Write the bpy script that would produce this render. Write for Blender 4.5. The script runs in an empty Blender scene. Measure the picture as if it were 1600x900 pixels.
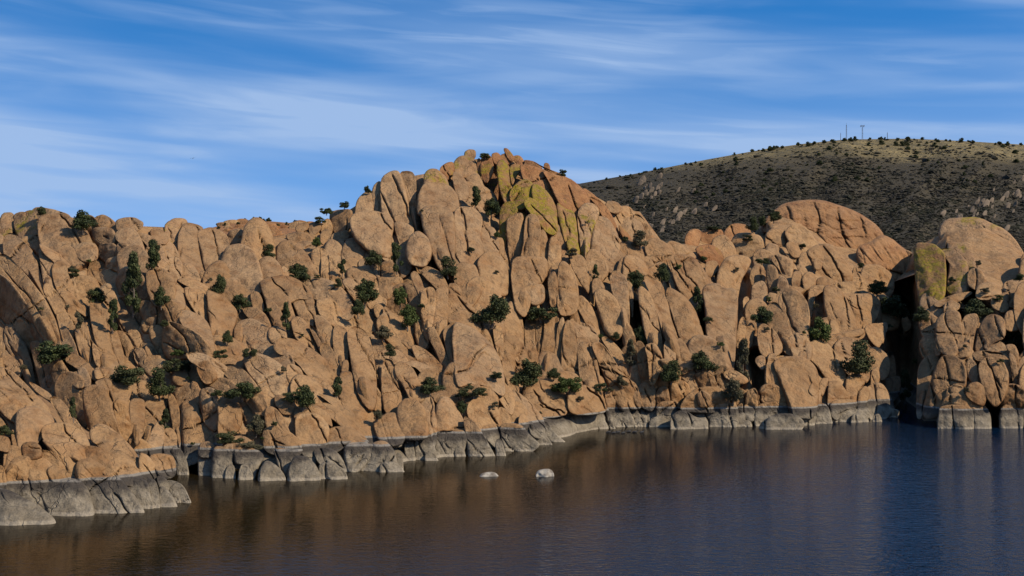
import bpy, math, random
import numpy as np
from mathutils import Vector

R = math.radians
scene = bpy.context.scene
random.seed(7)
rng = np.random.default_rng(11)

# ------------------------------------------------------------------ camera
F = 2000.0            # focal length in pixels of the 1600 wide photograph
CAMZ = 12.0           # metres above the lake
cam_data = bpy.data.cameras.new('camera')
cam_data.sensor_width = 36.0
cam_data.lens = 36.0 * F / 1600.0
cam_data.clip_start = 0.5
cam_data.clip_end = 20000.0
cam = bpy.data.objects.new('camera', cam_data)
cam.location = (0, 0, CAMZ)
cam.rotation_euler = (R(90), 0, 0)
scene.collection.objects.link(cam)
scene.camera = cam

# ------------------------------------------------------------------ light
SUN_AZ = 67.0         # degrees to the right of straight behind the camera
SUN_EL = 39.0
SUN_STRENGTH = 5.0
SKY_STRENGTH = 0.089
sun_vec = Vector((math.sin(R(SUN_AZ)) * math.cos(R(SUN_EL)), -math.cos(R(SUN_AZ)) * math.cos(R(SUN_EL)), math.sin(R(SUN_EL))))
sd = bpy.data.lights.new('sun', 'SUN')
sd.energy = SUN_STRENGTH
sd.angle = R(0.5)
sd.color = (1.0, 0.88, 0.71)
so = bpy.data.objects.new('sun', sd)
so.rotation_euler = sun_vec.to_track_quat('Z', 'Y').to_euler()
so.location = (60, -60, 80)
scene.collection.objects.link(so)

world = bpy.data.worlds.new('World')
scene.world = world
world.use_nodes = True
wt = world.node_tree
wt.nodes.clear()
def wn(t, **kw):
    n = wt.nodes.new(t)
    for k, v in kw.items():
        setattr(n, k, v)
    return n
def wl(a, b): wt.links.new(a, b)
w_out = wn('ShaderNodeOutputWorld')
w_bg = wn('ShaderNodeBackground'); w_bg.inputs['Strength'].default_value = SKY_STRENGTH
w_sky = wn('ShaderNodeTexSky', sky_type='NISHITA', sun_disc=False)
w_sky.sun_elevation = R(SUN_EL)
w_sky.sun_rotation = R(180.0 - SUN_AZ)
w_sky.altitude = 1600.0
w_sky.air_density = 1.0
w_sky.dust_density = 0.2
w_sky.ozone_density = 3.0
w_tc = wn('ShaderNodeTexCoord')
# the deep blue of dry high air starts low over the horizon
w_lift = wn('ShaderNodeVectorMath', operation='MULTIPLY_ADD')
w_lift.inputs[1].default_value = (1, 1, 1.7); w_lift.inputs[2].default_value = (0, 0, 0.20)
w_nrm = wn('ShaderNodeVectorMath', operation='NORMALIZE')
wl(w_tc.outputs['Generated'], w_lift.inputs[0]); wl(w_lift.outputs[0], w_nrm.inputs[0]); wl(w_nrm.outputs[0], w_sky.inputs['Vector'])
w_hsv = wn('ShaderNodeHueSaturation'); w_hsv.inputs['Saturation'].default_value = 1.65; w_hsv.inputs['Value'].default_value = 1.6
wl(w_sky.outputs[0], w_hsv.inputs['Color'])
# cirrus: thin veils stretched along the horizon, sloping a little
w_sep = wn('ShaderNodeSeparateXYZ'); wl(w_tc.outputs['Generated'], w_sep.inputs[0])
def wmath(op, a, b=None, c=None):
    m = wn('ShaderNodeMath', operation=op)
    for i, v in enumerate((a, b, c)):
        if v is None: continue
        if isinstance(v, (int, float)): m.inputs[i].default_value = v
        else: wl(v, m.inputs[i])
    return m.outputs[0]
zt = wmath('MULTIPLY_ADD', w_sep.outputs['X'], 0.075, w_sep.outputs['Z'])
def cirrus(sx, sz, seed, detail, dist, lo, hi):
    cb = wn('ShaderNodeCombineXYZ')
    wl(wmath('MULTIPLY', w_sep.outputs['X'], sx), cb.inputs[0])
    wl(wmath('MULTIPLY_ADD', w_sep.outputs['Y'], sx, seed), cb.inputs[1])
    wl(wmath('MULTIPLY', zt, sz), cb.inputs[2])
    n = wn('ShaderNodeTexNoise'); n.inputs['Scale'].default_value = 1.0
    n.inputs['Detail'].default_value = detail; n.inputs['Roughness'].default_value = 0.5; n.inputs['Distortion'].default_value = dist
    wl(cb.outputs[0], n.inputs['Vector'])
    mr = wn('ShaderNodeMapRange', interpolation_type='SMOOTHSTEP')
    mr.inputs['From Min'].default_value = lo; mr.inputs['From Max'].default_value = hi
    wl(n.outputs['Fac'], mr.inputs['Value'])
    return mr.outputs[0]
c1 = cirrus(1.9, 17.0, 13.7, 3.0, 0.35, 0.34, 0.72)
c2 = cirrus(4.0, 36.0, 9.1, 5.0, 0.9, 0.40, 0.80)
c3 = cirrus(1.2, 9.0, 5.3, 2.0, 0.1, 0.25, 0.70)
veil = wmath('MULTIPLY_ADD', c2, 0.38, wmath('MULTIPLY', c1, 0.75))
veil = wmath('MULTIPLY', veil, wmath('MULTIPLY_ADD', c3, 0.75, 0.25))
low = wn('ShaderNodeMapRange', interpolation_type='SMOOTHSTEP'); low.inputs['From Min'].default_value = 0.27; low.inputs['From Max'].default_value = 0.0
wl(w_sep.outputs['Z'], low.inputs['Value'])
c4 = cirrus(7.0, 75.0, 1.9, 6.0, 1.2, 0.42, 0.68)
veil = wmath('MULTIPLY_ADD', wmath('MULTIPLY', c4, c1), 0.42, veil)
veil = wmath('MULTIPLY_ADD', low.outputs[0], wmath('MULTIPLY_ADD', c1, 0.28, 0.56), veil)
veil = wmath('MINIMUM', wmath('MULTIPLY', veil, 0.95), 0.9)
w_mix = wn('ShaderNodeMixRGB'); w_mix.inputs['Color2'].default_value = (3.1, 4.4, 6.7, 1)
wl(veil, w_mix.inputs['Fac']); wl(w_hsv.outputs[0], w_mix.inputs['Color1'])
wl(w_mix.outputs[0], w_bg.inputs['Color']); wl(w_bg.outputs[0], w_out.inputs['Surface'])

scene.view_settings.view_transform = 'Standard'
scene.view_settings.look = 'None'
scene.view_settings.gamma = 1.0
scene.view_settings.use_curve_mapping = False
scene.view_settings.exposure = 0.45
scene.cycles.use_denoising = True
scene.cycles.max_bounces = 6
scene.cycles.diffuse_bounces = 2

# ------------------------------------------------------------------ helpers
COL = scene.collection
def link(o, parent=None):
    COL.objects.link(o)
    if parent is not None: o.parent = parent
    return o
def tag(o, label=None, cat=None, group=None, kind=None):
    if label: o['label'] = label
    if cat: o['category'] = cat
    if group: o['group'] = group
    if kind: o['kind'] = kind
    return o
def mesh_np(name, V, quads=None, tris=None, mat=None, smooth=True):
    V = np.asarray(V, dtype=np.float32)
    loops = []; starts = []; totals = []; pos = 0
    if quads is not None and len(quads):
        q = np.asarray(quads, dtype=np.int32); loops.append(q.ravel())
        starts.append(np.arange(len(q)) * 4 + pos); totals.append(np.full(len(q), 4)); pos += q.size
    if tris is not None and len(tris):
        t = np.asarray(tris, dtype=np.int32); loops.append(t.ravel())
        starts.append(np.arange(len(t)) * 3 + pos); totals.append(np.full(len(t), 3)); pos += t.size
    loops = np.concatenate(loops); starts = np.concatenate(starts).astype(np.int32); totals = np.concatenate(totals).astype(np.int32)
    me = bpy.data.meshes.new(name)
    me.vertices.add(len(V)); me.vertices.foreach_set('co', V.ravel())
    me.loops.add(len(loops)); me.loops.foreach_set('vertex_index', loops)
    me.polygons.add(len(starts)); me.polygons.foreach_set('loop_start', starts); me.polygons.foreach_set('loop_total', totals)
    me.polygons.foreach_set('use_smooth', np.full(len(starts), smooth, dtype=bool))
    me.update(calc_edges=True); me.validate()
    if mat is not None: me.materials.append(mat)
    return me
def ray(x, y, d):
    """world position of photograph pixel (x, y) at distance d along the view axis"""
    x = np.asarray(x, float); y = np.asarray(y, float); d = np.asarray(d, float)
    return np.stack(np.broadcast_arrays((x - 800) / F * d, d, CAMZ - (y - 450) / F * d), -1)
def _hash(a, b, c):
    h = (a.astype(np.uint32) * np.uint32(374761393)) ^ (b.astype(np.uint32) * np.uint32(668265263)) ^ (c.astype(np.uint32) * np.uint32(2246822519))
    h = (h ^ (h >> np.uint32(13))) * np.uint32(1274126177)
    h = h ^ (h >> np.uint32(16))
    return h.astype(np.float64) / 4294967295.0 * 2 - 1
def vnoise(P):
    P = np.asarray(P, float); I = np.floor(P); f = P - I; I = I.astype(np.int64) + 100000
    f = f * f * f * (f * (f * 6 - 15) + 10)
    x, y, z = I[..., 0], I[..., 1], I[..., 2]; fx, fy, fz = f[..., 0], f[..., 1], f[..., 2]
    def L(a, b, t): return a + (b - a) * t
    r = []
    for dz in (0, 1):
        a = L(_hash(x, y, z + dz), _hash(x + 1, y, z + dz), fx)
        b = L(_hash(x, y + 1, z + dz), _hash(x + 1, y + 1, z + dz), fx)
        r.append(L(a, b, fy))
    return L(r[0], r[1], fz)
def fbm(P, o=3, g=0.5):
    s = 0; a = 1.0; P = np.asarray(P, float)
    for i in range(o):
        s = s + a * vnoise(P + 17.3 * i); P = P * 2.03; a *= g
    return s

# ------------------------------------------------------------------ materials
def new_mat(name):
    m = bpy.data.materials.new(name); m.use_nodes = True
    nt = m.node_tree; nt.nodes.clear()
    out = nt.nodes.new('ShaderNodeOutputMaterial'); b = nt.nodes.new('ShaderNodeBsdfPrincipled')
    nt.links.new(b.outputs[0], out.inputs['Surface'])
    return m, nt, b
class NT:
    def __init__(s, nt): s.nt = nt
    def n(s, t, **kw):
        n = s.nt.nodes.new(t)
        for k, v in kw.items(): setattr(n, k, v)
        return n
    def l(s, a, b): s.nt.links.new(a, b)
    def setv(s, sock, v):
        if isinstance(v, (int, float, tuple)): sock.default_value = v
        else: s.l(v, sock)
    def math(s, op, a, b=None, c=None):
        m = s.n('ShaderNodeMath', operation=op)
        for i, v in enumerate((a, b, c)):
            if v is not None: s.setv(m.inputs[i], v)
        return m.outputs[0]
    def noise(s, vec, scale, detail=3.0, rough=0.55, dist=0.0):
        n = s.n('ShaderNodeTexNoise'); n.inputs['Scale'].default_value = scale; n.inputs['Detail'].default_value = detail
        n.inputs['Roughness'].default_value = rough; n.inputs['Distortion'].default_value = dist
        s.l(vec, n.inputs['Vector']); return n.outputs['Fac']
    def ramp(s, v, lo, hi, smooth=True):
        mr = s.n('ShaderNodeMapRange', interpolation_type='SMOOTHSTEP' if smooth else 'LINEAR')
        mr.inputs['From Min'].default_value = lo; mr.inputs['From Max'].default_value = hi
        s.l(v, mr.inputs['Value']); return mr.outputs[0]
    def mix(s, f, a, b, mode='MIX'):
        m = s.n('ShaderNodeMixRGB', blend_type=mode)
        s.setv(m.inputs['Fac'], f); s.setv(m.inputs['Color1'], a); s.setv(m.inputs['Color2'], b); return m.outputs[0]
    def mapped(s, vec, scale):
        m = s.n('ShaderNodeVectorMath', operation='MULTIPLY'); s.l(vec, m.inputs[0]); m.inputs[1].default_value = scale; return m.outputs[0]

WATERMARK = 1.62
def granite(name, base, dark, light, lichen=0.0, ring=True, orange=0.45):
    m, nt, b = new_mat(name); g = NT(nt)
    P = g.n('ShaderNodeNewGeometry').outputs['Position']
    oi = g.n('ShaderNodeObjectInfo').outputs['Random']
    c = g.mix(g.ramp(g.noise(P, 0.16, 3), 0.36, 0.66), base, light)
    c = g.mix(g.math('MULTIPLY', g.ramp(g.noise(P, 0.55, 5, 0.62), 0.45, 0.68), 0.75), c, dark)
    # iron staining
    c = g.mix(g.math('MULTIPLY', g.ramp(g.noise(g.mapped(P, (0.5, 0.5, 0.16)), 0.9, 4, 0.6, 0.6), 0.47, 0.70), orange), c, (base[0] * 0.98, base[1] * 0.76, base[2] * 0.56, 1))
    # run-off streaks
    st = g.ramp(g.noise(g.mapped(P, (1.9, 1.9, 0.22)), 1.0, 4, 0.6, 0.5), 0.53, 0.72)
    c = g.mix(g.math('MULTIPLY', st, 0.68), c, (dark[0] * 0.62, dark[1] * 0.62, dark[2] * 0.64, 1))
    ws = g.math('MULTIPLY', g.ramp(g.noise(g.mapped(P, (1.5, 1.5, 0.07)), 1.0, 5, 0.62, 0.35), 0.56, 0.66), g.ramp(g.noise(P, 0.21, 2), 0.42, 0.58))
    c = g.mix(g.math('MULTIPLY', ws, 0.72), c, (dark[0] * 0.42, dark[1] * 0.45, dark[2] * 0.52, 1))
    pl = g.ramp(g.noise(P, 0.34, 6, 0.62), 0.57, 0.66)
    c = g.mix(g.math('MULTIPLY', pl, 0.45), c, (light[0] * 1.08, light[1] * 1.18, light[2] * 1.40, 1))
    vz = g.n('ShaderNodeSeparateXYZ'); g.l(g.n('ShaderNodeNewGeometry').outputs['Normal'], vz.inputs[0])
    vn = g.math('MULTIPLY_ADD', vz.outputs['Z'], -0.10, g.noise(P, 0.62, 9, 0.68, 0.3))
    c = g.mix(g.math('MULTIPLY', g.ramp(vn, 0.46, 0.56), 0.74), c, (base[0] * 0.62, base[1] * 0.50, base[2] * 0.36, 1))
    # dark specks of dry lichen and feldspar grain
    sp = g.ramp(g.noise(P, 2.6, 5, 0.7), 0.53, 0.68)
    c = g.mix(g.math('MULTIPLY', sp, 0.34), c, (dark[0] * 0.55, dark[1] * 0.55, dark[2] * 0.56, 1))
    gr = g.ramp(g.noise(P, 6.5, 4, 0.75), 0.30, 0.72, False)
    c = g.mix(1.0, c, g.mix(gr, (0.77, 0.76, 0.75, 1), (1.19, 1.19, 1.19, 1)), 'MULTIPLY')
    c = g.mix(1.0, c, g.mix(oi, (0.72, 0.66, 0.58, 1), (1.16, 1.19, 1.22, 1)), 'MULTIPLY')
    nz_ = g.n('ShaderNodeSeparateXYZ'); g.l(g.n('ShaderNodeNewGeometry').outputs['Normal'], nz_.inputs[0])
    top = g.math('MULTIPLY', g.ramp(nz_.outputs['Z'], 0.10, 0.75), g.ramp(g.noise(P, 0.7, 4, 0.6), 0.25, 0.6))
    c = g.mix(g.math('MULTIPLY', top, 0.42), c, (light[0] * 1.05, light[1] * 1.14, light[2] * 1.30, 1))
    if lichen > 0:
        lm = g.ramp(g.noise(g.mapped(P, (1, 1, 0.45)), 0.42, 5, 0.62, 0.4), 0.62 - 0.26 * lichen, 0.74 - 0.24 * lichen)
        lm2 = g.ramp(g.noise(P, 2.4, 6, 0.85), 0.43, 0.52)
        lc = g.mix(g.ramp(g.noise(P, 0.8, 4, 0.6), 0.35, 0.65), (0.130, 0.104, 0.005, 1), (0.205, 0.155, 0.006, 1))
        c = g.mix(g.math('MULTIPLY', g.math('MULTIPLY', lm, lm2), 0.92), c, lc)
    hgt = g.noise(P, 2.6, 6, 0.72)
    if ring:
        # bath-tub ring of the lake: white line, black band, bleached grey below
        z = g.n('ShaderNodeSeparateXYZ'); g.l(P, z.inputs[0]); z = z.outputs['Z']
        wob = g.noise(g.mapped(P, (0.5, 0.5, 0.2)), 1.0, 4, 0.65)
        zz = g.math('MULTIPLY_ADD', g.math('SUBTRACT', wob, 0.5), 0.10, z)
        zd = g.math('MULTIPLY_ADD', g.math('SUBTRACT', g.noise(g.mapped(P, (1.3, 1.3, 0.25)), 1.0, 4, 0.7), 0.5), 1.1, z)
        grey = g.mix(g.ramp(g.noise(P, 0.9, 5, 0.65), 0.35, 0.68), (0.132, 0.106, 0.072, 1), (0.212, 0.176, 0.125, 1))
        grey = g.mix(1.0, grey, g.mix(gr, (0.85, 0.85, 0.85, 1), (1.12, 1.12, 1.12, 1)), 'MULTIPLY')
        blk = g.mix(g.noise(P, 1.6, 4), (0.020, 0.016, 0.013, 1), (0.052, 0.041, 0.031, 1))
        under = g.mix(g.math('MULTIPLY', g.ramp(zd, 0.78, 1.30), 0.93), grey, blk)
        under = g.mix(g.math('MULTIPLY', g.ramp(st, 0.1, 0.9), 0.5), under, (0.050, 0.043, 0.036, 1))
        under = g.mix(g.ramp(g.math('MULTIPLY', zz, -1.0), -0.22, -0.10), under, (0.24, 0.20, 0.145, 1))
        wl_ = g.math('MULTIPLY', g.ramp(zz, WATERMARK - 0.16, WATERMARK - 0.09), g.ramp(g.noise(P, 1.1, 4, 0.7), 0.30, 0.50))
        under = g.mix(g.math('MULTIPLY', wl_, 0.6), under, (0.27, 0.24, 0.20, 1))
        c = g.mix(g.ramp(zz, WATERMARK - 0.03, WATERMARK + 0.03), under, c)
    g.l(c, b.inputs['Base Color'])
    b.inputs['Roughness'].default_value = 0.88
    b.inputs['Specular IOR Level'].default_value = 0.25
    vor = g.n('ShaderNodeTexVoronoi', feature='DISTANCE_TO_EDGE'); vor.inputs['Scale'].default_value = 0.42
    wv = g.n('ShaderNodeVectorMath', operation='MULTIPLY_ADD')
    nz = g.n('ShaderNodeTexNoise'); nz.inputs['Scale'].default_value = 0.7; nz.inputs['Detail'].default_value = 3; g.l(P, nz.inputs['Vector'])
    g.l(nz.outputs['Color'], wv.inputs[0]); wv.inputs[1].default_value = (1.5, 1.5, 1.5)
    pm = g.mapped(P, (1, 1, 0.30)); g.l(pm, wv.inputs[2]); g.l(wv.outputs[0], vor.inputs['Vector'])
    crack = g.ramp(vor.outputs['Distance'], 0.0, 0.020)
    gate = g.ramp(g.noise(P, 0.33, 2), 0.46, 0.60)
    crack = g.math('MAXIMUM', crack, g.math('SUBTRACT', 1.0, gate))
    big = g.noise(P, 0.9, 4, 0.6)
    h = g.math('MULTIPLY_ADD', hgt, 0.30, g.math('MULTIPLY', big, 0.40))
    h = g.math('MULTIPLY_ADD', crack, 0.16, h)
    bp = g.n('ShaderNodeBump'); bp.inputs['Strength'].default_value = 0.85; bp.inputs['Distance'].default_value = 1.0
    g.l(h, bp.inputs['Height']); g.l(bp.outputs[0], b.inputs['Normal'])
    return m
M = {}
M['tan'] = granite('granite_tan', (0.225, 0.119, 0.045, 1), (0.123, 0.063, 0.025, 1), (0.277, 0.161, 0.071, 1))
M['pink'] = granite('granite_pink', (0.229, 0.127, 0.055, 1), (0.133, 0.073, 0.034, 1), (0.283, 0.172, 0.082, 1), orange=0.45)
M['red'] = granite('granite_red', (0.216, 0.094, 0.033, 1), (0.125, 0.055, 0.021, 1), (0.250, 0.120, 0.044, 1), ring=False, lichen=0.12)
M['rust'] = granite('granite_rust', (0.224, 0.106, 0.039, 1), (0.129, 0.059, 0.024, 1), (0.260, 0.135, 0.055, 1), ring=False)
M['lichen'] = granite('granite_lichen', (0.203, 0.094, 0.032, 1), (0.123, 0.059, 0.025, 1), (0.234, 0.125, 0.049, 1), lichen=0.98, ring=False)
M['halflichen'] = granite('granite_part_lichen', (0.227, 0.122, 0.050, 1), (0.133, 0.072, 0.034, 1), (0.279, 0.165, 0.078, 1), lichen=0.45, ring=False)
# ------------------------------------------------------------------ rocks, outlined one by one
# tile: (x0, y0, scale): outline points are (x0 + u/scale, y0 + v/scale) in photograph pixels
# flags: w stands in the lake, h headland, l lichen, m some lichen, r red, t:name a loose boulder, b:+n set back n metres, T:n bulge factor
TILES = {
'A': (0, 300, 3, '''
65,150 80,120 150,85 175,130 180,200 175,240 130,235 90,200|m
178,130 235,105 310,110 365,150 410,195 430,240 400,290 345,308 270,285 195,240|b:-1
190,245 270,290 340,310 400,330 405,400 390,470 340,440 285,360 240,320 205,290
65,105 110,92 160,110 150,135 90,140 65,135|m
150,105 165,72 230,78 330,105 300,125 200,125
0,105 60,98 75,140 50,190 0,200|m
20,215 60,200 110,235 160,290 190,380 215,440 190,430 140,370 70,330 20,300
180,275 215,265 245,310 255,420 225,420 205,400 190,330
0,310 40,305 100,370 160,440 215,500 250,560 270,650 230,650 180,600 110,500 50,410 0,375
-20,385 50,420 110,500 170,580 220,650 200,680 150,650 90,590 40,520 -20,500
-20,515 30,515 90,580 150,640 160,690 130,700 60,690 20,620 -20,590
25,640 60,610 100,690 130,730 160,840 165,880 130,860 90,780 40,750 20,700
-20,590 20,590 25,680 15,830 -20,830
245,350 280,322 315,350 320,400 390,490 395,520 330,490 280,460 250,410
205,445 230,432 275,480 300,530 320,570 300,600 265,560 235,520 210,480
280,470 320,465 365,510 375,555 350,580 320,550 290,510
265,570 320,565 345,620 340,690 300,680 275,620
338,265 390,235 440,240 460,270 450,300 400,308 360,292|t:oval b:-2.5
335,225 370,205 405,225 400,240 345,252
430,190 450,165 520,170 540,195 535,225 480,235 445,220
465,245 545,240 555,300 500,310 460,290
545,245 590,235 635,280 630,310 560,300
403,320 430,305 480,305 500,330 490,350 430,358 405,345|t:shelf
497,315 560,300 590,315 585,338 500,343
540,140 570,122 630,120 675,145 640,165 560,168
445,120 490,105 550,150 560,180 540,190 500,170 450,150|b:+3
540,195 580,168 640,180 670,240 665,260 600,240 550,225
640,195 700,200 760,245 770,290 720,270 680,240
610,255 650,250 690,300 690,330 650,320
410,365 450,355 480,380 475,440 440,450 415,420
450,380 490,360 560,350 600,370 610,440 570,460 500,455 455,430
690,370 750,355 800,390 825,450 790,500 720,490 690,440
700,175 760,175 790,210 770,225 720,215
750,230 810,235 840,290 835,310 780,290
775,150 820,125 870,130 880,155 850,200 840,240 800,225 775,190|m
845,190 870,150 920,160 955,180 925,200 950,300 970,360 930,370 870,340 840,280 835,230
925,195 960,178 1030,185 1065,215 1075,260 1050,300 1040,370 1000,385 965,330 940,260|b:-1
1043,310 1070,258 1130,250 1180,275 1215,340 1225,430 1200,450 1120,450 1060,410 1040,360|t:great b:-2
930,370 985,375 1000,410 960,420
785,310 830,305 860,340 845,390 800,380
790,365 835,390 820,425 795,410
850,340 900,335 940,390 930,405 860,400
740,300 790,310 790,350 740,340
830,410 900,405 990,450 1000,520 960,460 870,440
860,450 920,450 965,490 970,560 955,600 930,560 880,510
795,470 850,455 870,520 850,535 800,500
760,510 800,505 850,545 840,600 800,610 765,560
845,560 890,560 970,600 1000,690 990,720 940,700 890,650 845,610
970,460 1050,500 1110,555 1105,600 1085,630 1090,690 1040,660 1000,670 985,600 975,540
765,630 800,608 880,640 960,690 1000,740 960,760 880,740 800,750 775,720
700,630 760,625 775,700 780,760 740,730 700,680
425,520 460,505 500,545 540,640 575,720 570,770 520,800 470,790 455,700 430,620|b:-1
540,650 590,660 645,700 650,730 600,760 570,700
550,560 600,555 655,620 650,640 590,650 555,610
645,520 690,508 735,540 725,600 690,600 655,560
660,600 720,605 720,640 670,640
590,650 650,645 665,700 640,705
380,525 410,530 412,570 390,575
345,640 390,610 410,640 430,740 410,770 370,720
395,610 420,620 450,700 440,710
430,700 465,740 470,800 440,780
140,710 190,705 235,760 250,830 240,900 200,890 160,790
230,770 280,775 330,850 340,900 260,900
300,790 350,755 400,790 440,830 450,860 400,840 360,820
360,830 400,820 425,870 420,890 380,895
335,850 370,840 395,895 345,895
440,820 510,830 500,850 450,860
480,800 560,795 620,810 560,840
620,740 670,730 690,770 680,800 640,790
675,725 710,720 735,760 700,770
680,770 760,765 800,760 820,780 740,800 690,800
805,840 840,828 890,860 880,885 820,885
880,755 960,760 1020,790 1090,830 1100,850 1020,850 950,820 890,790
1095,640 1130,600 1180,610 1195,660 1170,690 1110,700
1000,670 1060,680 1080,710 1060,745 1010,740 995,700
1075,710 1130,700 1160,730 1100,750
915,820 950,790 990,800 1020,860 960,880
1150,765 1200,765 1200,850 1160,830
'''),
'B': (0, 540, 3, '''
-30,110 40,110 110,170 160,220 220,260 210,290 130,290 60,230 -30,190|h
-30,190 60,235 130,290 90,330 30,310 -30,270|h
80,310 130,290 180,290 240,330 250,370 200,400 150,440 100,450 75,380|h
230,250 280,245 340,320 390,375 400,395 330,370 280,330|h
130,165 180,190 240,220 235,240 180,220|h
200,385 250,365 330,370 400,420 415,470 380,510 330,490 260,470 205,440|h
195,440 270,475 370,510 375,560 350,565 300,560 240,500|h
105,460 150,450 190,470 195,510 130,520 105,500|h
185,490 240,500 300,560 350,590 365,630 310,600 250,560 200,530|h
30,580 60,535 130,515 200,530 250,570 230,600 240,650 160,660 60,655 30,630|h
215,590 250,560 300,575 340,620 335,650 260,645|h t:apron
365,540 430,530 500,570 540,600 530,625 380,630 360,600|h
385,510 410,475 460,475 500,520 550,580 545,605 480,575 430,545|h
425,400 460,375 520,390 590,450 640,500 655,560 620,585 560,580 510,520 460,470 430,450|h b:+0.4
555,595 590,570 650,575 690,610 690,640 620,640 560,635|h b:+0.3
650,500 700,520 745,580 730,600 660,590|h
600,440 650,430 700,460 715,490 660,495 620,475
700,515 760,508 815,520 820,590 750,600 720,560|h
-20,300 40,300 80,330 80,390 40,400 -20,380|h b:+1
30,645 160,640 230,690 250,795 190,790 120,730 50,700|h w
160,640 370,625 420,700 440,785 330,790 240,797 200,700|h w
370,625 550,612 610,690 690,768 560,777 430,787 415,720|h w
560,620 640,620 690,640 700,690 725,763 685,767 610,700|h w
690,622 740,640 752,760 722,762 698,690|h w
735,610 780,620 795,660 760,670 740,645|h
745,650 800,690 840,737 800,752 752,757|h w
775,630 860,650 906,727 840,737 795,690|h w
-20,670 60,690 140,735 230,790 262,815 180,826 60,836 -20,840|h w
20,480 60,470 100,480 100,530 60,560 20,565|h
50,395 75,400 105,460 60,465|h
-20,420 45,430 45,480 -20,470|h
-20,560 20,570 30,650 -20,660|h
390,220 430,190 510,210 535,250 520,290 550,350 560,410 500,390 430,370 395,300
440,170 500,150 525,170 520,200 470,190
525,170 600,160 620,200 590,250 540,250 520,210
610,165 700,165 760,210 740,240 650,245 620,210
530,260 600,255 605,330 625,420 580,425 550,360
605,255 675,255 680,300 670,380 640,425 615,360
680,260 740,260 790,230 780,300 750,340 700,420 670,420 675,320
700,420 740,350 770,380 765,470 710,480 690,450
770,390 810,390 835,440 830,495 770,495
785,245 810,230 840,290 850,380 850,480 830,440 800,330
355,340 385,290 410,350 400,370
805,170 830,165 880,165 935,195 950,240 910,270 880,250 840,280 815,220
805,140 835,108 880,130 885,160 840,172 810,160|t:cap b:-1
850,290 880,260 930,270 940,330 990,350 1010,380 1000,430 930,480 870,490 860,400
940,240 970,195 1020,215 1020,300 1010,360 960,330 945,290
1020,270 1040,235 1100,260 1135,330 1110,370 1040,400 1025,370
980,180 1040,150 1090,170 1150,220 1185,290 1130,310 1080,240 1010,200
930,475 950,455 985,450 1010,480 990,500 935,500|b:-1
1045,470 1090,455 1150,470 1170,500 1045,505|b:-1
1080,430 1140,420 1195,455 1160,475 1100,460
440,120 480,100 500,120 460,140
795,485 850,485 880,560 885,605 815,608|w
'''),
'C': (300, 300, 3, '''
310,330 345,300 390,315 420,360 418,395 350,415 315,405|t:cheek
420,345 450,360 455,390 425,395
410,265 450,255 470,280 460,320 420,310
480,250 520,230 570,235 590,260 560,290 500,300 485,280
555,280 590,260 605,300 600,375 570,350
600,262 640,285 645,330 640,395 605,375 608,310
640,285 680,330 690,375 650,400 645,340
615,245 650,230 680,250 670,280 640,280
680,225 715,220 710,260 690,265
700,290 720,230 760,215 815,265 800,300 770,320 740,360 710,320
745,130 770,100 850,95 920,110 945,150 925,210 925,280 880,275 830,255 780,220 750,180|t:block b:-2
940,150 980,140 1035,165 1040,190 1005,240 985,245 960,200|t:wedge b:-1
930,205 960,205 985,245 970,270 930,265
1010,240 1030,200 1065,185 1110,225 1120,290 1085,330 1020,315 1005,280|t:egg b:-2
885,280 915,280 920,305 890,300
645,100 690,85 745,85 750,110 735,160 700,180 660,160
600,150 640,120 660,160 650,180 610,180
540,150 600,135 605,170 560,190
600,190 640,170 655,200 640,230 605,225
480,160 540,140 550,165 500,180
430,200 540,185 560,220 480,225
650,200 700,185 730,180 735,210 690,225 660,225
350,230 420,215 470,240 450,260 400,260 350,250
780,320 840,315 880,345 870,400 820,400 790,370
880,340 920,320 960,345 955,380 925,400 890,390
860,400 920,405 980,400 985,440 930,480 880,490 860,450
500,405 580,400 660,420 720,470 750,530 700,555 650,500 560,490 500,450
750,530 800,570 850,610 870,690 820,680 770,640 710,565
320,420 400,395 470,400 540,450 560,490 480,485 400,530 360,500 330,460
470,490 530,485 570,500 580,560 560,610 520,590 480,540
580,510 640,500 690,530 700,590 720,630 650,600 600,570
570,585 600,580 655,620 660,680 640,710 600,670
660,625 720,640 735,700 725,780 700,790 665,740
730,670 760,640 800,650 830,690 850,760 860,880 840,930 790,900 755,820 740,740|b:-1
835,660 880,680 905,740 910,850 890,900 865,800 850,740
700,420 750,405 810,480 850,560 865,600 830,590 790,530 740,480
465,600 500,585 545,620 560,680 590,730 540,700 490,680 470,640
545,620 600,660 640,720 660,790 620,770 590,720
600,720 640,710 690,790 690,840 650,820 610,780
340,505 370,500 420,560 440,620 400,620 370,580
235,550 300,540 350,580 370,630 330,640 280,600
270,470 320,470 340,540 290,540
360,640 400,625 440,650 440,690 380,690 360,670
395,700 470,690 560,740 630,790 690,880 640,900 560,850 480,780 400,760
250,770 290,755 370,780 440,830 450,900 360,920 280,850 250,810
440,820 470,805 510,830 525,870 480,890 450,870
850,530 900,520 920,560 890,590 860,570
870,600 920,560 990,600 1030,690 1030,720 960,700 900,670 870,640
955,560 1000,590 1040,680 1040,720 1010,650
1040,610 1080,600 1110,640 1110,700 1080,700 1050,660
1110,640 1150,670 1180,730 1190,780 1150,750 1115,690
1030,720 1080,730 1160,800 1190,840 1100,830 1050,780
690,850 740,840 770,880 760,920 700,930
780,900 850,900 900,960 880,1010 820,980
705,790 735,790 745,850 700,840
455,500 475,560 490,590 460,600 440,560
'''),
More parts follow.
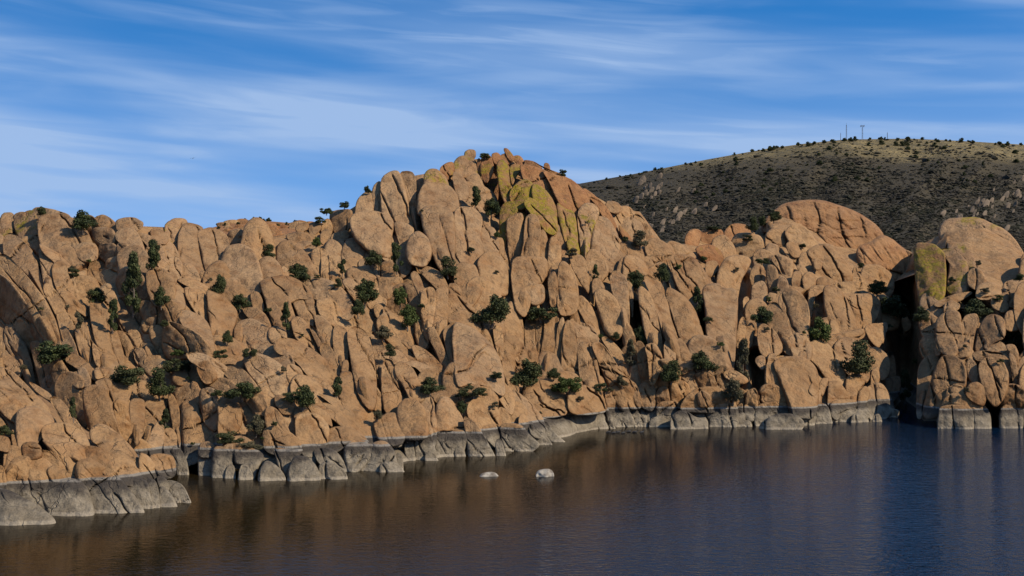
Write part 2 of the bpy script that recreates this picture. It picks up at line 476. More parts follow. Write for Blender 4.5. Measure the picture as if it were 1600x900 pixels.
'D': (300, 480, 3, '''
60,360 90,330 150,340 230,380 290,450 290,480 240,500 170,420 100,380
-10,350 30,360 40,420 35,480 -10,480
35,400 60,385 110,420 120,480 115,570 70,530 40,470
120,420 150,405 210,440 235,500 220,540 160,560 130,570
130,290 190,270 260,310 330,390 350,440 300,450 250,410 180,340
340,480 380,465 430,520 460,580 400,570 350,560
335,570 400,560 480,600 510,650 420,665 340,650
385,415 420,410 445,440 430,455 395,450
400,460 440,455 470,480 420,480
470,410 490,400 485,440 470,440
480,480 520,455 580,460 640,500 645,540 610,510 540,500 490,520
485,520 540,500 600,510 640,560 630,620 570,650 520,650 490,590
560,460 640,450 720,500 780,560 800,590 730,560 650,520
625,590 660,565 740,560 800,600 830,640 740,625 680,655 630,655
730,640 770,620 830,635 820,655 740,660|b:-1
690,310 740,300 810,360 830,420 800,430 750,390
590,410 640,420 700,440 760,500 800,550 820,590 770,560 690,480
540,330 600,330 660,380 690,430 640,430 590,400
780,430 820,430 845,470 835,520 800,500
850,545 890,510 950,495 985,530 995,600 930,615 880,600|b:-1
990,550 1030,575 1035,610 995,610
230,540 270,500 330,490 335,560 300,590 250,580|b:+1
30,650 95,650 92,790 30,790|w
95,655 160,660 195,700 172,800 130,797 92,797|w
160,745 200,740 206,802 150,803|w
225,745 255,740 285,780 287,810 210,810|w t:dome
200,660 300,665 340,700 300,760 290,802 250,740 200,735|w
345,720 390,740 435,790 440,814 310,814 315,770|w
380,660 470,670 520,665 500,700 450,740 440,800 400,730|w
480,700 540,705 590,760 605,808 560,814 450,814 455,760|w
600,735 660,730 720,770 732,805 610,807 595,780|w
570,665 650,660 700,700 730,770 680,735 600,730|b:+0
715,645 800,645 850,645 830,720 740,772 718,720|w
840,640 900,630 950,680 955,720 980,767 880,767 760,770 750,750 830,720|w
955,680 990,700 990,760 960,765|w
970,742 1015,767 975,772|w
35,640 70,630 110,650 105,675 40,675|b:-1
140,640 200,635 260,655 250,680 145,680|b:-1
170,615 230,600 290,630 270,650 200,640
'''),
'E': (600, 220, 3, '''
-130,290 -100,250 -60,230 -50,330 -80,345 -130,335
-60,230 -20,185 0,240 -5,340 -50,335
-15,190 40,150 75,155 100,240 120,330 150,400 120,395 60,370 0,350 -10,300
70,150 130,150 150,180 150,260 165,340 160,400 120,330 100,240
140,175 180,170 190,200 165,260 145,220|b:+1
190,160 215,133 250,135 290,170 300,207 250,205 192,200|m t:head b:-2
160,265 190,200 250,200 300,210 340,260 345,300 320,330 250,312 170,322|b:-1.5
175,322 250,312 320,332 330,400 325,480 320,540 270,545 220,480 180,390|b:-1.5
325,150 350,150 395,200 395,250 370,275 340,250 325,200|t:perch b:-1
330,340 360,315 420,320 460,370 450,420 465,500 430,520 340,510 330,440|b:-1.5
350,260 380,290 430,300 420,320 360,315
420,300 470,305 500,350 510,400 470,390 440,340
450,420 480,400 520,415 540,470 530,520 480,510 455,480|b:-2
530,455 560,460 565,520 540,540 525,520|b:-1.5
340,515 430,525 455,545 430,590 380,580 345,550
440,560 480,525 540,530 580,600 585,660 570,700 500,700 450,640|t:bell b:-1
335,590 380,570 430,590 450,660 455,690 400,740 345,690 330,640
260,130 290,105 325,100 330,140 300,165 270,150|r
325,110 350,75 400,70 440,110 430,150 380,150 335,145|m
375,55 400,40 430,45 425,68 385,72|m
435,85 455,85 455,150 440,150|r
450,100 510,95 515,140 480,180 455,150|r
400,160 440,150 470,200 460,240 420,210 380,180
455,75 500,65 510,95 460,95|r
500,60 540,55 555,85 520,92|r
540,70 580,55 605,85 570,97|r
557,38 580,35 615,70 590,78|r t:summit b:-1
620,90 650,85 655,110 625,110|r
600,72 640,68 660,90 625,92|r
655,90 700,95 740,115 730,130 670,112|r
748,105 775,105 780,135 755,132|r
470,180 520,140 535,200 530,260 490,240|r b:+4
525,100 580,95 590,200 610,250 560,240 540,200|l b:-1
585,110 650,115 620,160 600,190|l
640,125 660,115 735,130 785,170 795,240 770,255 720,205 660,190|r b:-1
590,232 650,180 700,198 690,262 650,292 600,272|l b:-2
700,198 770,240 805,300 800,335 740,310 692,268|l b:-2.5
652,290 690,265 740,308 802,332 805,390 770,398 705,352|l b:-2.3
745,140 800,165 870,180 930,230 960,270 930,300 900,330 850,330 810,260 780,200|r b:-1
810,290 850,325 895,335 905,440 890,470 850,440 820,370|l b:-1
550,240 600,260 650,300 670,350 620,310 570,300|l
850,470 900,450 920,520 880,530|l
700,100 760,130 850,165 940,220 1000,280 930,245 850,190|r
940,220 1010,275 1060,335 1000,310 930,250|r
540,340 560,300 600,290 625,330 615,350 575,370 570,440 575,520 555,480 545,420|l b:-2
570,380 600,360 625,345 650,350 655,400 655,470 630,530 600,535 585,480|b:-2
660,370 690,350 720,365 735,420 730,480 720,545 630,542 655,480|b:-2.5
730,430 750,420 770,470 765,550 725,545|b:-2
735,395 790,390 810,420 790,435 750,410|b:-1
770,480 790,450 830,490 830,560 800,600 770,650|b:-2
605,548 720,552 765,560 760,640 700,680 670,760 620,730 600,640|b:-2.5
680,690 720,670 750,680 750,740 690,750|b:-2
765,645 800,610 815,660 815,750 780,740|b:-2
820,580 850,570 890,620 910,690 900,750 820,760 815,660|b:-2
825,510 860,520 870,580 830,560|b:-1
870,535 900,530 940,550 960,610 960,680 920,640 880,590|b:-1.5
905,340 940,300 990,305 1010,350 970,420 960,500 940,560 920,450|m b:-1
1000,360 1050,370 1100,450 1095,510 1050,540 1000,530 970,490 980,420
940,570 970,500 1040,550 1050,600 1010,630 960,600
975,650 1010,645 1040,690 980,710|b:-1
985,710 1040,700 1100,760 1120,850 1080,880 1030,850 1000,770|b:-1
900,770 920,720 980,780 1010,870 960,850|b:-1
960,630 975,630 985,740 962,720
0,570 40,575 60,620 50,680 10,640
120,630 150,610 180,660 200,750 160,700
150,590 210,590 270,620 300,680 270,690 240,670 190,640
300,670 340,670 365,700 350,720 310,710
180,700 230,690 245,740 235,800 210,880 180,820 170,760
240,700 300,690 300,760 290,860 250,890 230,840 240,760
630,760 660,780 670,800 640,805
560,790 600,750 620,800 600,850 570,850
1040,280 1090,290 1120,310 1090,325 1050,312
1060,620 1100,615 1130,650 1130,740 1100,760 1070,720
1130,640 1170,680 1165,740 1135,740
'''),
'F': (600, 450, 3, '''
300,30 360,40 430,110 490,190 505,250 430,200 350,155 300,160
275,200 330,160 340,200 320,260 330,330 345,400 310,340 285,260
335,165 400,190 440,210 510,280 545,340 550,430 470,390 400,390 350,400 330,300 325,240|b:-1
555,330 590,335 630,430 625,460 590,450 560,400
565,110 600,60 640,120 655,200 640,290 590,250 560,180
605,125 635,150 655,175 640,190 610,150
510,180 555,180 560,280 550,310 520,260
665,145 690,125 710,150 705,230 720,290 700,320 665,290 660,200
715,130 745,118 745,200 735,290 715,260 710,180
750,130 790,112 820,140 810,220 780,330 750,370 735,290 750,200
815,170 840,140 850,200 830,320 825,370 790,330
845,170 880,160 900,250 915,330 910,390 850,385 830,330
870,150 920,130 970,170 1010,230 1000,260 950,240 900,220 880,180
895,240 950,240 990,300 1010,400 1010,450 950,460 920,390 905,300
980,270 1020,265 1060,310 1120,400 1190,430 1190,480 1110,510 1080,470 1020,380 990,310
1020,240 1050,235 1100,280 1160,350 1190,420 1120,390 1060,300
1120,180 1150,165 1180,230 1170,270 1120,250
145,190 170,150 210,180 205,250 170,260 145,220
205,190 240,190 280,280 330,380 340,410 300,390 240,290 210,240
140,270 200,290 290,370 320,410 280,410 180,340 140,310
-20,290 60,285 110,330 90,350 50,340 -20,340
-10,340 45,345 60,450 100,520 50,550 -5,520
50,370 80,350 130,370 170,440 190,480 130,500 90,440 60,420|b:-1
90,355 150,340 220,370 270,420 200,410 150,370
60,300 130,320 170,345 150,352 100,332
0,90 30,110 100,190 130,250 130,280 60,280 20,220 0,200
60,110 90,120 140,200 140,240 110,200
65,560 100,525 150,525 190,570 200,650 190,685 80,685 65,620|b:-1 t:melon
130,520 200,490 230,530 245,600 240,680 200,680 195,590
240,580 270,510 320,530 360,600 390,650 380,680 245,678
210,490 270,475 320,500 310,520 250,520
0,590 40,590 85,620 90,705 10,705
95,640 130,660 135,700 95,700
390,590 400,540 450,515 520,540 540,600 540,650 450,660 420,620
400,410 440,395 455,440 430,460 400,450
440,390 490,380 550,410 560,460 500,455 460,440
485,455 550,450 600,470 610,540 590,565 540,515 500,490
600,470 680,530 740,590 760,640 690,645 665,590 615,560
530,560 580,570 600,645 550,655
630,600 660,590 682,640 635,652
300,430 350,425 350,450 310,450
655,500 660,450 720,430 790,440 840,490 855,565 790,580 720,580 660,530|t:hummock b:-1
710,420 760,400 815,415 810,440 750,435|b:-1
860,510 880,465 950,460 1010,490 1035,560 960,572 880,568|t:loaf b:-1
1035,480 1060,470 1110,510 1135,555 1050,565
1140,470 1195,455 1200,540 1145,540
0,700 90,695 95,802 60,803 20,740|w
95,695 130,695 155,806 100,809|w
135,690 215,675 230,720 250,790 190,806 160,806|w
225,710 250,705 310,788 268,792 240,770|w
190,780 230,765 268,803 195,810|w
230,670 385,665 395,730 330,790 300,785 250,700|w
330,750 370,735 390,787 330,790|w
370,600 430,635 470,700 520,750 525,787 400,790 393,730|w
520,720 550,705 580,782 530,787|w
440,650 540,635 552,690 530,730 480,700
545,640 640,640 690,700 730,737 650,752 570,767 552,700|w
640,640 690,630 760,690 800,722 735,737 690,690|w
690,630 760,625 800,680 882,712 800,722|w
715,565 855,557 862,600 870,662 800,662 740,620|w
860,600 870,555 960,556 1035,552 1060,600 1085,652 1000,657 875,662|w
1050,555 1130,545 1160,600 1200,642 1130,652 1085,652 1065,600|w
1120,600 1140,585 1170,632 1130,650|w
-20,820 60,815 117,857 40,864 -20,864|w
20,740 60,790 90,822 60,824 20,805|w
'''),
'G': (900, 300, 3, '''
135,55 170,40 210,60 200,80 150,75
185,75 240,65 280,100 270,150 220,140 185,100
275,105 310,120 360,190 400,240 400,270 340,260 310,200 275,170
60,20 130,50 180,120 200,170 150,140 100,70|r
200,150 260,210 275,250 240,230 205,190|r
200,250 235,225 290,235 320,290 310,340 270,345 220,290
185,370 215,295 255,345 240,380
310,310 340,300 370,340 360,380 325,345
420,290 430,230 490,240 560,290 540,305 470,312
445,300 540,300 600,370 645,440 600,450 570,490 530,500 470,420 450,350|b:-1
420,310 450,400 490,480 440,440 435,370
510,210 540,175 590,180 570,240 520,250|r
580,190 620,175 690,175 680,245 600,240|r
690,190 730,150 800,155 820,200 770,210 740,240 700,250|r
560,260 640,245 690,290 680,340 620,320 570,290|r
600,330 660,320 670,360 620,390
665,380 700,310 760,300 820,320 800,370 770,400 750,470 690,460 665,430|b:-1
810,390 840,340 880,350 890,400 870,440 830,430
890,350 930,345 950,390 940,470 910,470 895,420|b:-1
950,390 990,410 1000,460 960,490 940,470
820,440 880,415 900,470 880,530 830,520
895,470 950,480 960,510 910,520
595,470 620,445 665,440 690,465 740,460 755,500 750,600 740,700 730,790 700,790 650,720 615,650 610,560|b:-2 t:pillar
425,490 440,460 490,480 540,530 570,590 610,690 600,710 540,740 490,660 450,560|b:-1.5
320,415 345,400 400,440 430,500 440,570 480,650 490,700 440,680 400,600 360,500|b:-1.5
290,470 310,450 350,490 380,570 400,660 400,690 360,690 320,620 300,540|b:-1
160,400 190,375 220,395 240,420 250,500 240,600 210,580 180,500 165,440|b:-1
230,420 270,470 265,560 250,520
210,620 240,605 275,670 280,720 230,710
280,710 310,705 340,770 350,870 310,860 285,780
320,720 370,710 405,770 400,820 350,870 340,790
410,720 430,695 465,730 465,800 420,830
465,690 500,690 555,780 540,800 480,790 465,740
755,640 780,580 800,620 790,680 750,700
795,640 820,610 840,640 825,700 790,700
850,650 880,615 940,660 970,720 900,750 860,720|b:-1
885,560 920,525 950,530 990,600 1025,690 1020,710 970,700 900,620|b:-1.5
945,510 990,460 1040,465 1090,530 1090,600 1080,680 1030,690 990,600|b:-1
780,500 810,490 815,540 790,560
'''),
'H': (900, 420, 3, '''
840,420 870,405 890,420 880,460 845,440
900,400 930,395 940,420 900,430
930,440 980,420 1060,425 1120,470 1130,530 1090,600 1010,630 980,540 940,480|b:-1
885,470 905,430 930,470 950,520 890,540
855,610 870,550 930,540 990,580 1000,640 900,645
795,620 800,570 850,560 850,640 800,640
1085,600 1090,560 1130,560 1150,580 1145,635 1085,635
1090,565 1100,538 1130,530 1142,560 1115,580|b:-1
500,640 520,600 570,560 640,555 700,570 745,635 680,645 600,645|b:-1
565,590 590,570 630,590 630,625 580,630|b:-1.5
440,560 450,530 500,525 530,550 530,600 500,625 450,620
370,610 385,560 430,550 440,620 400,635
290,545 340,530 380,560 360,640 300,620
240,600 250,555 290,555 310,630 250,640
550,500 600,480 690,450 720,470 670,490 650,540 600,545 560,530
480,460 540,440 560,460 500,480
690,480 750,475 810,510 770,520 700,505
500,632 740,625 762,700 742,737 620,742 590,690 520,690|w
445,700 480,670 520,670 560,700 612,700 617,747 450,752|w
230,635 300,635 340,700 300,737 270,722|w
375,625 480,620 490,655 420,700 385,690
270,700 330,695 342,737 275,740|w
345,705 400,690 450,705 440,742 345,742|w
750,650 780,625 782,665 760,672
755,680 790,670 792,702 760,704
745,712 820,710 827,740 750,740|w
785,632 850,632 840,690 795,690
850,632 990,625 970,690 930,690 860,720 840,700
845,747 880,710 960,680 1040,690 1062,737 960,752|w
1000,632 1100,632 1122,690 1112,732 1060,734 1040,680|w
1110,642 1180,632 1205,712 1120,727|w
'''),
'I': (1200, 300, 4, '''
-10,210 50,140 110,90 220,65 330,62 430,90 540,130 640,190 705,265 640,310 570,340 540,420 480,440 420,340 330,270 200,210 100,220 0,250|s o T:0.9
570,350 640,325 720,270 780,310 850,370 905,415 870,450 800,510 720,520 640,490 570,420|s o b:-1
110,250 150,210 220,220 290,290 310,330 250,380 190,350 120,290|b:-1.5
240,380 320,330 420,340 490,430 520,500 460,540 370,550 300,520 280,430|b:-1
110,330 140,305 190,335 208,380 160,385 125,360|t:domeboulder b:-3
285,430 300,415 340,435 330,455 290,455|b:-3
-10,240 90,220 120,290 90,320 20,310 -10,320
-10,320 60,330 110,380 60,400 -10,400
20,400 90,395 160,430 150,500 120,560 80,480 30,440
100,380 200,400 260,400 230,430 150,420
175,460 210,450 250,490 240,540 200,500
145,540 165,495 205,500 210,560 160,590
240,500 290,510 300,570 230,590 210,540
300,550 340,530 410,545 400,575 320,580
250,640 270,590 350,585 350,620 290,650 280,740 255,740|b:+2
350,610 390,595 440,610 490,670 540,770 560,840 440,865 380,800 355,720|b:-1
410,580 480,560 600,565 650,590 650,630 560,640 450,620
460,640 560,645 650,640 700,690 690,740 640,800 570,840 540,750 500,670
600,840 680,825 750,815 730,880 620,900
350,890 450,860 600,850 590,900 480,915
525,500 580,510 600,555 530,555
530,470 575,475 575,500 535,500
780,545 830,530 920,560 880,600 800,605
918,360 945,328 1030,335 1095,385 1105,430 1100,600 1060,660 985,685 950,650 930,550 918,450|l t:monolith b:-3
1075,370 1130,360 1200,390 1248,450 1250,590 1190,612 1130,600 1118,560 1140,460 1120,400|m t:leaner b:-1
1090,270 1110,200 1160,175 1240,175 1330,178 1400,210 1480,250 1540,310 1580,380 1605,450 1590,520 1450,540 1380,520 1320,440 1270,350 1180,320 1110,320|m t:rightdome b:+7 T:0.8
1110,310 1170,320 1230,330 1280,390 1320,460 1260,485 1220,420 1170,350|m b:+1
1250,490 1320,470 1370,550 1300,580 1250,560
1305,600 1340,570 1400,565 1450,600 1455,640 1310,645
1470,570 1540,545 1620,580 1620,620 1480,610
1450,640 1520,620 1610,640 1610,690 1520,700 1460,660
1395,660 1440,645 1510,700 1480,730 1400,710
1100,700 1150,675 1210,710 1150,735 1100,730
1040,680 1150,640 1290,620 1210,670 1080,690
970,750 1010,740 1030,790 990,810
830,790 870,770 900,830 850,850
'''),
'J': (1200, 475, 4, '''
240,270 290,235 360,240 440,330 480,420 450,470 380,440 310,370 250,330
240,260 330,200 430,190 590,150 590,200 500,210 440,260 340,230
600,140 680,120 735,150 725,210 690,240 640,210
48,370 100,340 200,335 270,370 310,440 305,520 280,615 160,615 110,520 60,440|b:-1
-10,370 45,350 50,420 110,510 140,610 60,600 30,520 -10,500
480,470 540,440 590,430 610,480 560,530 550,610 500,580
590,410 635,395 635,450 610,470
375,540 380,490 440,480 500,560 505,615 380,620
315,510 340,460 380,470 370,500 340,560
190,300 240,295 240,340 200,340
-10,320 40,310 60,340 10,355
-10,720 60,690 160,690 230,742 180,773 60,785 -10,783|w
150,650 270,625 290,700 250,752 170,690|w
290,680 340,660 400,722 400,737 300,747|w
380,605 550,595 550,650 460,660 440,700 400,680
440,665 545,650 560,680 500,737 445,737|w
555,650 600,640 640,660 625,690 560,682
520,700 560,680 620,690 632,737 520,740|w
655,700 700,685 722,737 655,737|w
690,660 760,650 830,670 780,712 720,712|w
725,330 760,300 795,340 800,430 760,460 730,420|b:+2
700,490 770,460 830,450 820,550 740,600 705,560|b:+2
640,420 690,390 700,480 650,560|b:+1
570,540 610,510 640,560 600,620 560,620
840,110 890,90 900,150 850,180|b:+2
940,400 980,340 1060,320 1080,330 1010,480 970,610 935,610 935,480|b:-1
1070,345 1150,320 1210,370 1235,450 1220,510 1130,520 1080,610 980,610 1020,480|b:-1.5
1048,120 1080,70 1150,42 1200,60 1208,150 1205,225 1150,190 1060,190|b:-1
1050,205 1100,190 1200,225 1180,290 1130,300 1060,270
1040,270 1070,255 1095,290 1050,300
1140,290 1180,250 1240,235 1275,270 1260,305 1190,310
1215,80 1300,60 1320,110 1290,170 1270,260 1230,220 1210,200|b:-1
1320,160 1350,90 1400,70 1470,90 1478,190 1400,210 1370,240 1300,240|b:-1
1478,60 1540,35 1620,70 1620,130 1490,145
1340,260 1400,230 1470,240 1490,275 1400,280
1245,360 1270,340 1310,390 1320,480 1250,450|b:-1
1320,370 1400,330 1460,350 1500,440 1490,510 1420,570 1370,530 1330,470|b:-1
1270,310 1380,290 1500,310 1540,400 1500,430 1460,350 1400,325 1320,360
1500,310 1550,330 1570,470 1540,490 1520,400
1480,260 1540,250 1570,310 1560,370 1510,300
1575,420 1620,350 1620,490 1570,480
1240,540 1260,500 1310,488 1350,520 1368,570 1340,612 1280,592 1240,565|t:ball b:-2
1120,530 1170,500 1220,515 1225,560 1150,565 1110,568|b:-1
1085,650 1110,580 1180,555 1240,570 1310,600 1335,645 1200,655|b:-1.5
1450,560 1480,510 1540,500 1620,540 1620,620 1460,630|b:-1
1085,640 1280,632 1285,780 1120,782 1065,767 1070,690|w
1285,632 1350,632 1390,690 1395,774 1290,780|w
1450,625 1640,612 1640,777 1450,777|w
935,600 1085,600 1080,700 1060,732 940,702|w
'''),
}
# ------------------------------------------------------------------ the lie of the land (distance of the slope behind each pixel)
MAIN = [
 (-330, [(820, 78), (700, 82), (600, 90), (450, 104), (325, 117)]),
 (-60, [(820, 80), (700, 84), (600, 91), (450, 104), (325, 117)]),
 (150, [(760, 80), (700, 83), (600, 91), (450, 104), (330, 118)]),
 (300, [(745, 81.5), (700, 84), (600, 93), (450, 107), (345, 122)]),
 (450, [(752, 80), (700, 84), (600, 94), (450, 111), (345, 130)]),
 (600, [(736, 84), (690, 88), (600, 97), (450, 116), (350, 131), (265, 142)]),
 (750, [(714, 91), (660, 95), (600, 102), (450, 121), (350, 134), (235, 150)]),
 (890, [(688, 101), (640, 104), (600, 108), (450, 125), (350, 138), (265, 150)]),
 (960, [(669, 110), (620, 112), (580, 114), (450, 128), (320, 146)]),
 (1100, [(669, 110), (620, 113), (560, 118), (450, 132), (390, 148), (350, 165)]),
 (1250, [(667, 110.6), (620, 114), (560, 120), (480, 133), (430, 150), (315, 182)]),
 (1375, [(659, 115), (600, 121), (540, 129), (440, 154), (380, 172)]),
 (1412, [(659, 118), (600, 136), (540, 148), (440, 168), (380, 182)]),
 (1445, [(667, 110.6), (600, 118), (540, 124), (440, 140), (340, 160)]),
 (1480, [(668, 110), (600, 114), (540, 121), (440, 138), (340, 158)]),
 (1660, [(668, 110), (600, 113), (540, 120), (440, 138), (340, 158)]),
 (2000, [(672, 108), (600, 113), (540, 121), (440, 140), (340, 160)]),
]
HEAD = [
 (-330, [(835, 62.5), (700, 69), (640, 73), (570, 80)]),
 (-60, [(822, 64.5), (700, 69), (640, 73), (570, 80)]),
 (60, [(806, 67.4), (700, 71), (640, 75), (570, 82)]),
 (180, [(800, 68.6), (720, 71.5), (660, 76), (600, 82)]),
 (300, [(784, 71.8), (720, 75), (680, 79)]),
]
SHORE = np.array([(-330, 765), (-60, 760), (300, 746), (400, 752), (545, 750), (550, 738), (637, 736), (642, 720), (725, 713), (795, 706), (845, 698), (892, 688), (900, 670), (1040, 664), (1100, 669), (1180, 669), (1230, 668), (1300, 662), (1380, 659), (1440, 664), (1470, 668), (1660, 668), (2000, 672)], float)
def table(tab):
    xs = np.array([c[0] for c in tab], float)
    def f(x, y):
        x = np.asarray(x, float); y = np.asarray(y, float); x, y = np.broadcast_arrays(x, y)
        cols = []
        for _, pr in tab:
            p = sorted(pr); yy = np.array([a for a, _ in p], float); dd = np.array([b for _, b in p], float)
            v = np.interp(y, yy, dd)
            v = np.where(y < yy[0], dd[0] + (y - yy[0]) * (dd[1] - dd[0]) / (yy[1] - yy[0]), v)
            cols.append(v)
        cols = np.stack(cols, 0)
        i = np.clip(np.searchsorted(xs, x.ravel()) - 1, 0, len(xs) - 2).reshape(x.shape)
        t = np.clip((x - xs[i]) / (xs[i + 1] - xs[i]), 0, 1)
        a = np.take_along_axis(cols.reshape(len(xs), -1), i.reshape(1, -1), 0).reshape(x.shape)
        b = np.take_along_axis(cols.reshape(len(xs), -1), (i + 1).reshape(1, -1), 0).reshape(x.shape)
        return a + (b - a) * t
    return f
D_table, D_head = table(MAIN), table(HEAD)
def D_main(x, y):
    # buttresses and hollows of the slope, dying out at the shore
    x = np.asarray(x, float); y = np.asarray(y, float)
    q = np.stack(np.broadcast_arrays((x * 0.87 - y * 0.5) / 88.0, (x * 0.5 + y * 0.87) / 240.0, x * 0 + 4.0), -1)
    return D_table(x, y) + (3.8 * vnoise(q) + 1.3 * vnoise(q * 2.3 + 9.0)) * np.clip((np.interp(x, SHORE[:, 0], SHORE[:, 1]) - 30 - y) / 70.0, 0, 1)

def chaikin(P, it=2, q=0.22):
    for _ in range(it):
        N = np.roll(P, -1, 0)
        P = np.stack([P * (1 - q) + N * q, P * q + N * (1 - q)], 1).reshape(-1, 2)
    return P
def resample(P, n):
    Q = np.vstack([P, P[:1]]); s = np.r_[0, np.cumsum(np.hypot(*np.diff(Q, axis=0).T))]
    t = np.linspace(0, s[-1], n, endpoint=False)
    return np.stack([np.interp(t, s, Q[:, 0]), np.interp(t, s, Q[:, 1])], 1)
def area_centroid(P):
    x, y = P.T; x1, y1 = np.roll(P, -1, 0).T; c = x * y1 - x1 * y; A = c.sum() / 2
    return abs(A), np.array([((x + x1) * c).sum() / (6 * A), ((y + y1) * c).sum() / (6 * A)])

STEP = 1.4
seedc = [0]
def rock_mesh(P, depth_fn, water=False, off=0.0, tf=1.0, mat=None, lean=0.72, cracks=True, step=STEP, grow=1.085, skirt=0.0, strata=False):
    """a rounded jointed granite block with this outline, standing at its own distance"""
    seedc[0] += 1
    rs = np.random.default_rng(1000 + seedc[0])
    P = np.asarray(P, float)
    ymax = P[:, 1].max(); h0 = ymax - P[:, 1].min()
    if water:
        P = P.copy(); low = P[:, 1] > ymax - max(0.22 * h0, 5)
        P[low, 1] += min(13, 0.6 * h0 + 3)
    elif skirt > 0:
        P = P.copy(); c0 = P.mean(0); lowf = np.clip((P[:, 1] - c0[1]) / max(ymax - c0[1], 1), 0, 1)
        P[:, 1] += lowf * min(max(skirt * h0, 8.0), 60.0 if strata else 30.0); P[:, 0] += lowf * 0.14 * (P[:, 0] - c0[0])
    A, c = area_centroid(P)
    P = c + (P - c) * grow
    out = chaikin(P, 2)
    per = np.hypot(*np.diff(np.vstack([out, out[:1]]), axis=0).T).sum()
    n = int(np.clip(per / step, 18, 230))
    out = resample(out, n)
    A, c = area_centroid(out)
    E = out - c; w, v = np.linalg.eigh(E.T @ E / n)
    minor, major = v[:, 0], v[:, 1]
    if major[1] < 0: major = -major
    wm = np.ptp(E @ minor); wM = np.ptp(E @ major)
    m = int(np.clip(wm / 2 / (step * 0.9), 5, 44))
    # small irregularities of the outline
    ang = np.linspace(0, 2 * np.pi, n, endpoint=False); o3 = rs.uniform(0, 100)
    jit = vnoise(np.stack([np.cos(ang) * 2.2 + o3, np.sin(ang) * 2.2, np.full(n, o3)], 1)) * 0.022 + vnoise(np.stack([np.cos(ang) * 6 + o3, np.sin(ang) * 6, np.full(n, o3)], 1)) * 0.010
    E = E * (1 + jit)[:, None]
    t = np.linspace(0, 1, m + 1)[1:]; r = 1 - (1 - t) ** 1.45
    XY = np.concatenate([np.zeros((1, 2)), (r[:, None, None] * E[None]).reshape(-1, 2)])
    rr = np.concatenate([[0.0], np.repeat(r, n)])
    dc = float(depth_fn(c[0], min(c[1], ymax)))
    mpp = dc / F
    T = 0.42 * wm * mpp * tf * rs.uniform(0.75, 1.02)
    p = rs.uniform(2.2, 3.2)
    hgt = T * (1 - rr ** p) ** (1 / p)
    # flattened facets
    U = XY / (wm * 0.5)
    for _ in range(3):
        a = rs.uniform(0, 2 * np.pi)
        pl = T * rs.uniform(0.70, 1.0) + T * rs.uniform(0.15, 0.5) * (U[:, 0] * np.cos(a) + U[:, 1] * np.sin(a))
        k = 0.16 * T
        dd = np.clip(0.5 + 0.5 * (pl - hgt) / k, 0, 1)
        hgt = hgt * dd + pl * (1 - dd) - k * dd * (1 - dd) if False else np.where(rr < 0.999, pl * (1 - dd) + hgt * dd - k * dd * (1 - dd), hgt)
    X = c[0] + XY[:, 0]; Y = c[1] + XY[:, 1]
    S = np.stack([X * mpp, Y * mpp, np.full(len(X), o3)], 1)
    edge = np.clip((1 - rr) * 6, 0, 1)
    # rolling relief in metres
    hgt = hgt + edge * (fbm(S / max(0.35 * wm * mpp, 0.3), 2) * 0.13 * T + fbm(S / 0.9, 3) * 0.085)
    if cracks:
        def groove(dirn, nrm, o, depth, sig, cut=None):
            s = XY @ nrm - o; l = XY @ dirn
            s = s + 0.09 * wm * vnoise(np.stack([l / (0.45 * wm) + o3, np.full(len(l), o), np.full(len(l), 3.3)], 1)) + 1.2 * vnoise(np.stack([l / 7 + o3, np.full(len(l), o), np.full(len(l), 8.3)], 1))
            g = np.exp(-(s / sig) ** 2) * depth + np.exp(-np.abs(s) / 4.0) * depth * 0.22
            if cut is not None:
                g = g * np.clip((l - cut[0]) / 6, 0, 1) * np.clip((cut[1] - l) / 6, 0, 1)
            return g, s
        # two joint sets that run on from block to block
        px = np.stack([X / 160, Y / 160, X * 0], 1)
        warp = 34 * vnoise(px) + 6 * vnoise(px * 5.1 + 3.1) + 1.6 * vnoise(px * 20.0 + 7.7)
        th0 = np.interp(c[0], [0, 250, 600, 900, 1150, 1300, 1600], [50, 54, 64, 66, 72, 80, 86])
        for th, sp, pr, dep in ((R(th0), 40.0, 0.50, 0.85), (R(th0 - 88 if th0 < 75 else 4.0), 76.0, 0.34, 0.6), (R(th0 + 5), 17.0, 0.22, 0.26), (R(th0 - 80), 29.0, 0.20, 0.26)):
            s0 = X * math.sin(th) - Y * math.cos(th) + warp
            along = X * math.cos(th) + Y * math.sin(th)
            cell = np.floor(s0 / sp)
            jit_ = _hash(cell.astype(np.int64) + 5000, cell.astype(np.int64) * 0 + 9, cell.astype(np.int64) * 0 + int(sp))
            s = s0 - (cell + 0.5 + 0.3 * jit_) * sp
            gate = np.clip((vnoise(np.stack([cell * 7.31, along / 95.0, cell * 0 + sp], 1)) * 0.5 + 0.5 - (1 - pr)) * 9, 0, 1)
            sg = 0.75 + 0.5 * np.clip(vnoise(np.stack([cell * 3.1, along / 40.0, cell * 0], 1)), 0, 1)
            hgt = hgt - edge * gate * min(1.1, T) * dep * (np.exp(-(s / sg) ** 2) * 0.8 + 0.16 * np.exp(-np.abs(s) / 4.5))
            hgt = hgt + edge * gate * 0.05 * T * np.tanh(s / 3) * np.sign(jit_)
        if rs.random() < 0.35 and wm > 26:
            a = rs.normal(0, 0.25); d = major * np.cos(a) + minor * np.sin(a); nn = np.array([-d[1], d[0]])
            g, s = groove(d, nn, rs.uniform(-.3, .3) * wm, rs.uniform(0.3, 0.8) * min(1, T), rs.uniform(0.65, 1.1), (rs.uniform(-.5, 0) * wM, rs.uniform(0.1, .6) * wM))
            hgt = hgt - g * edge
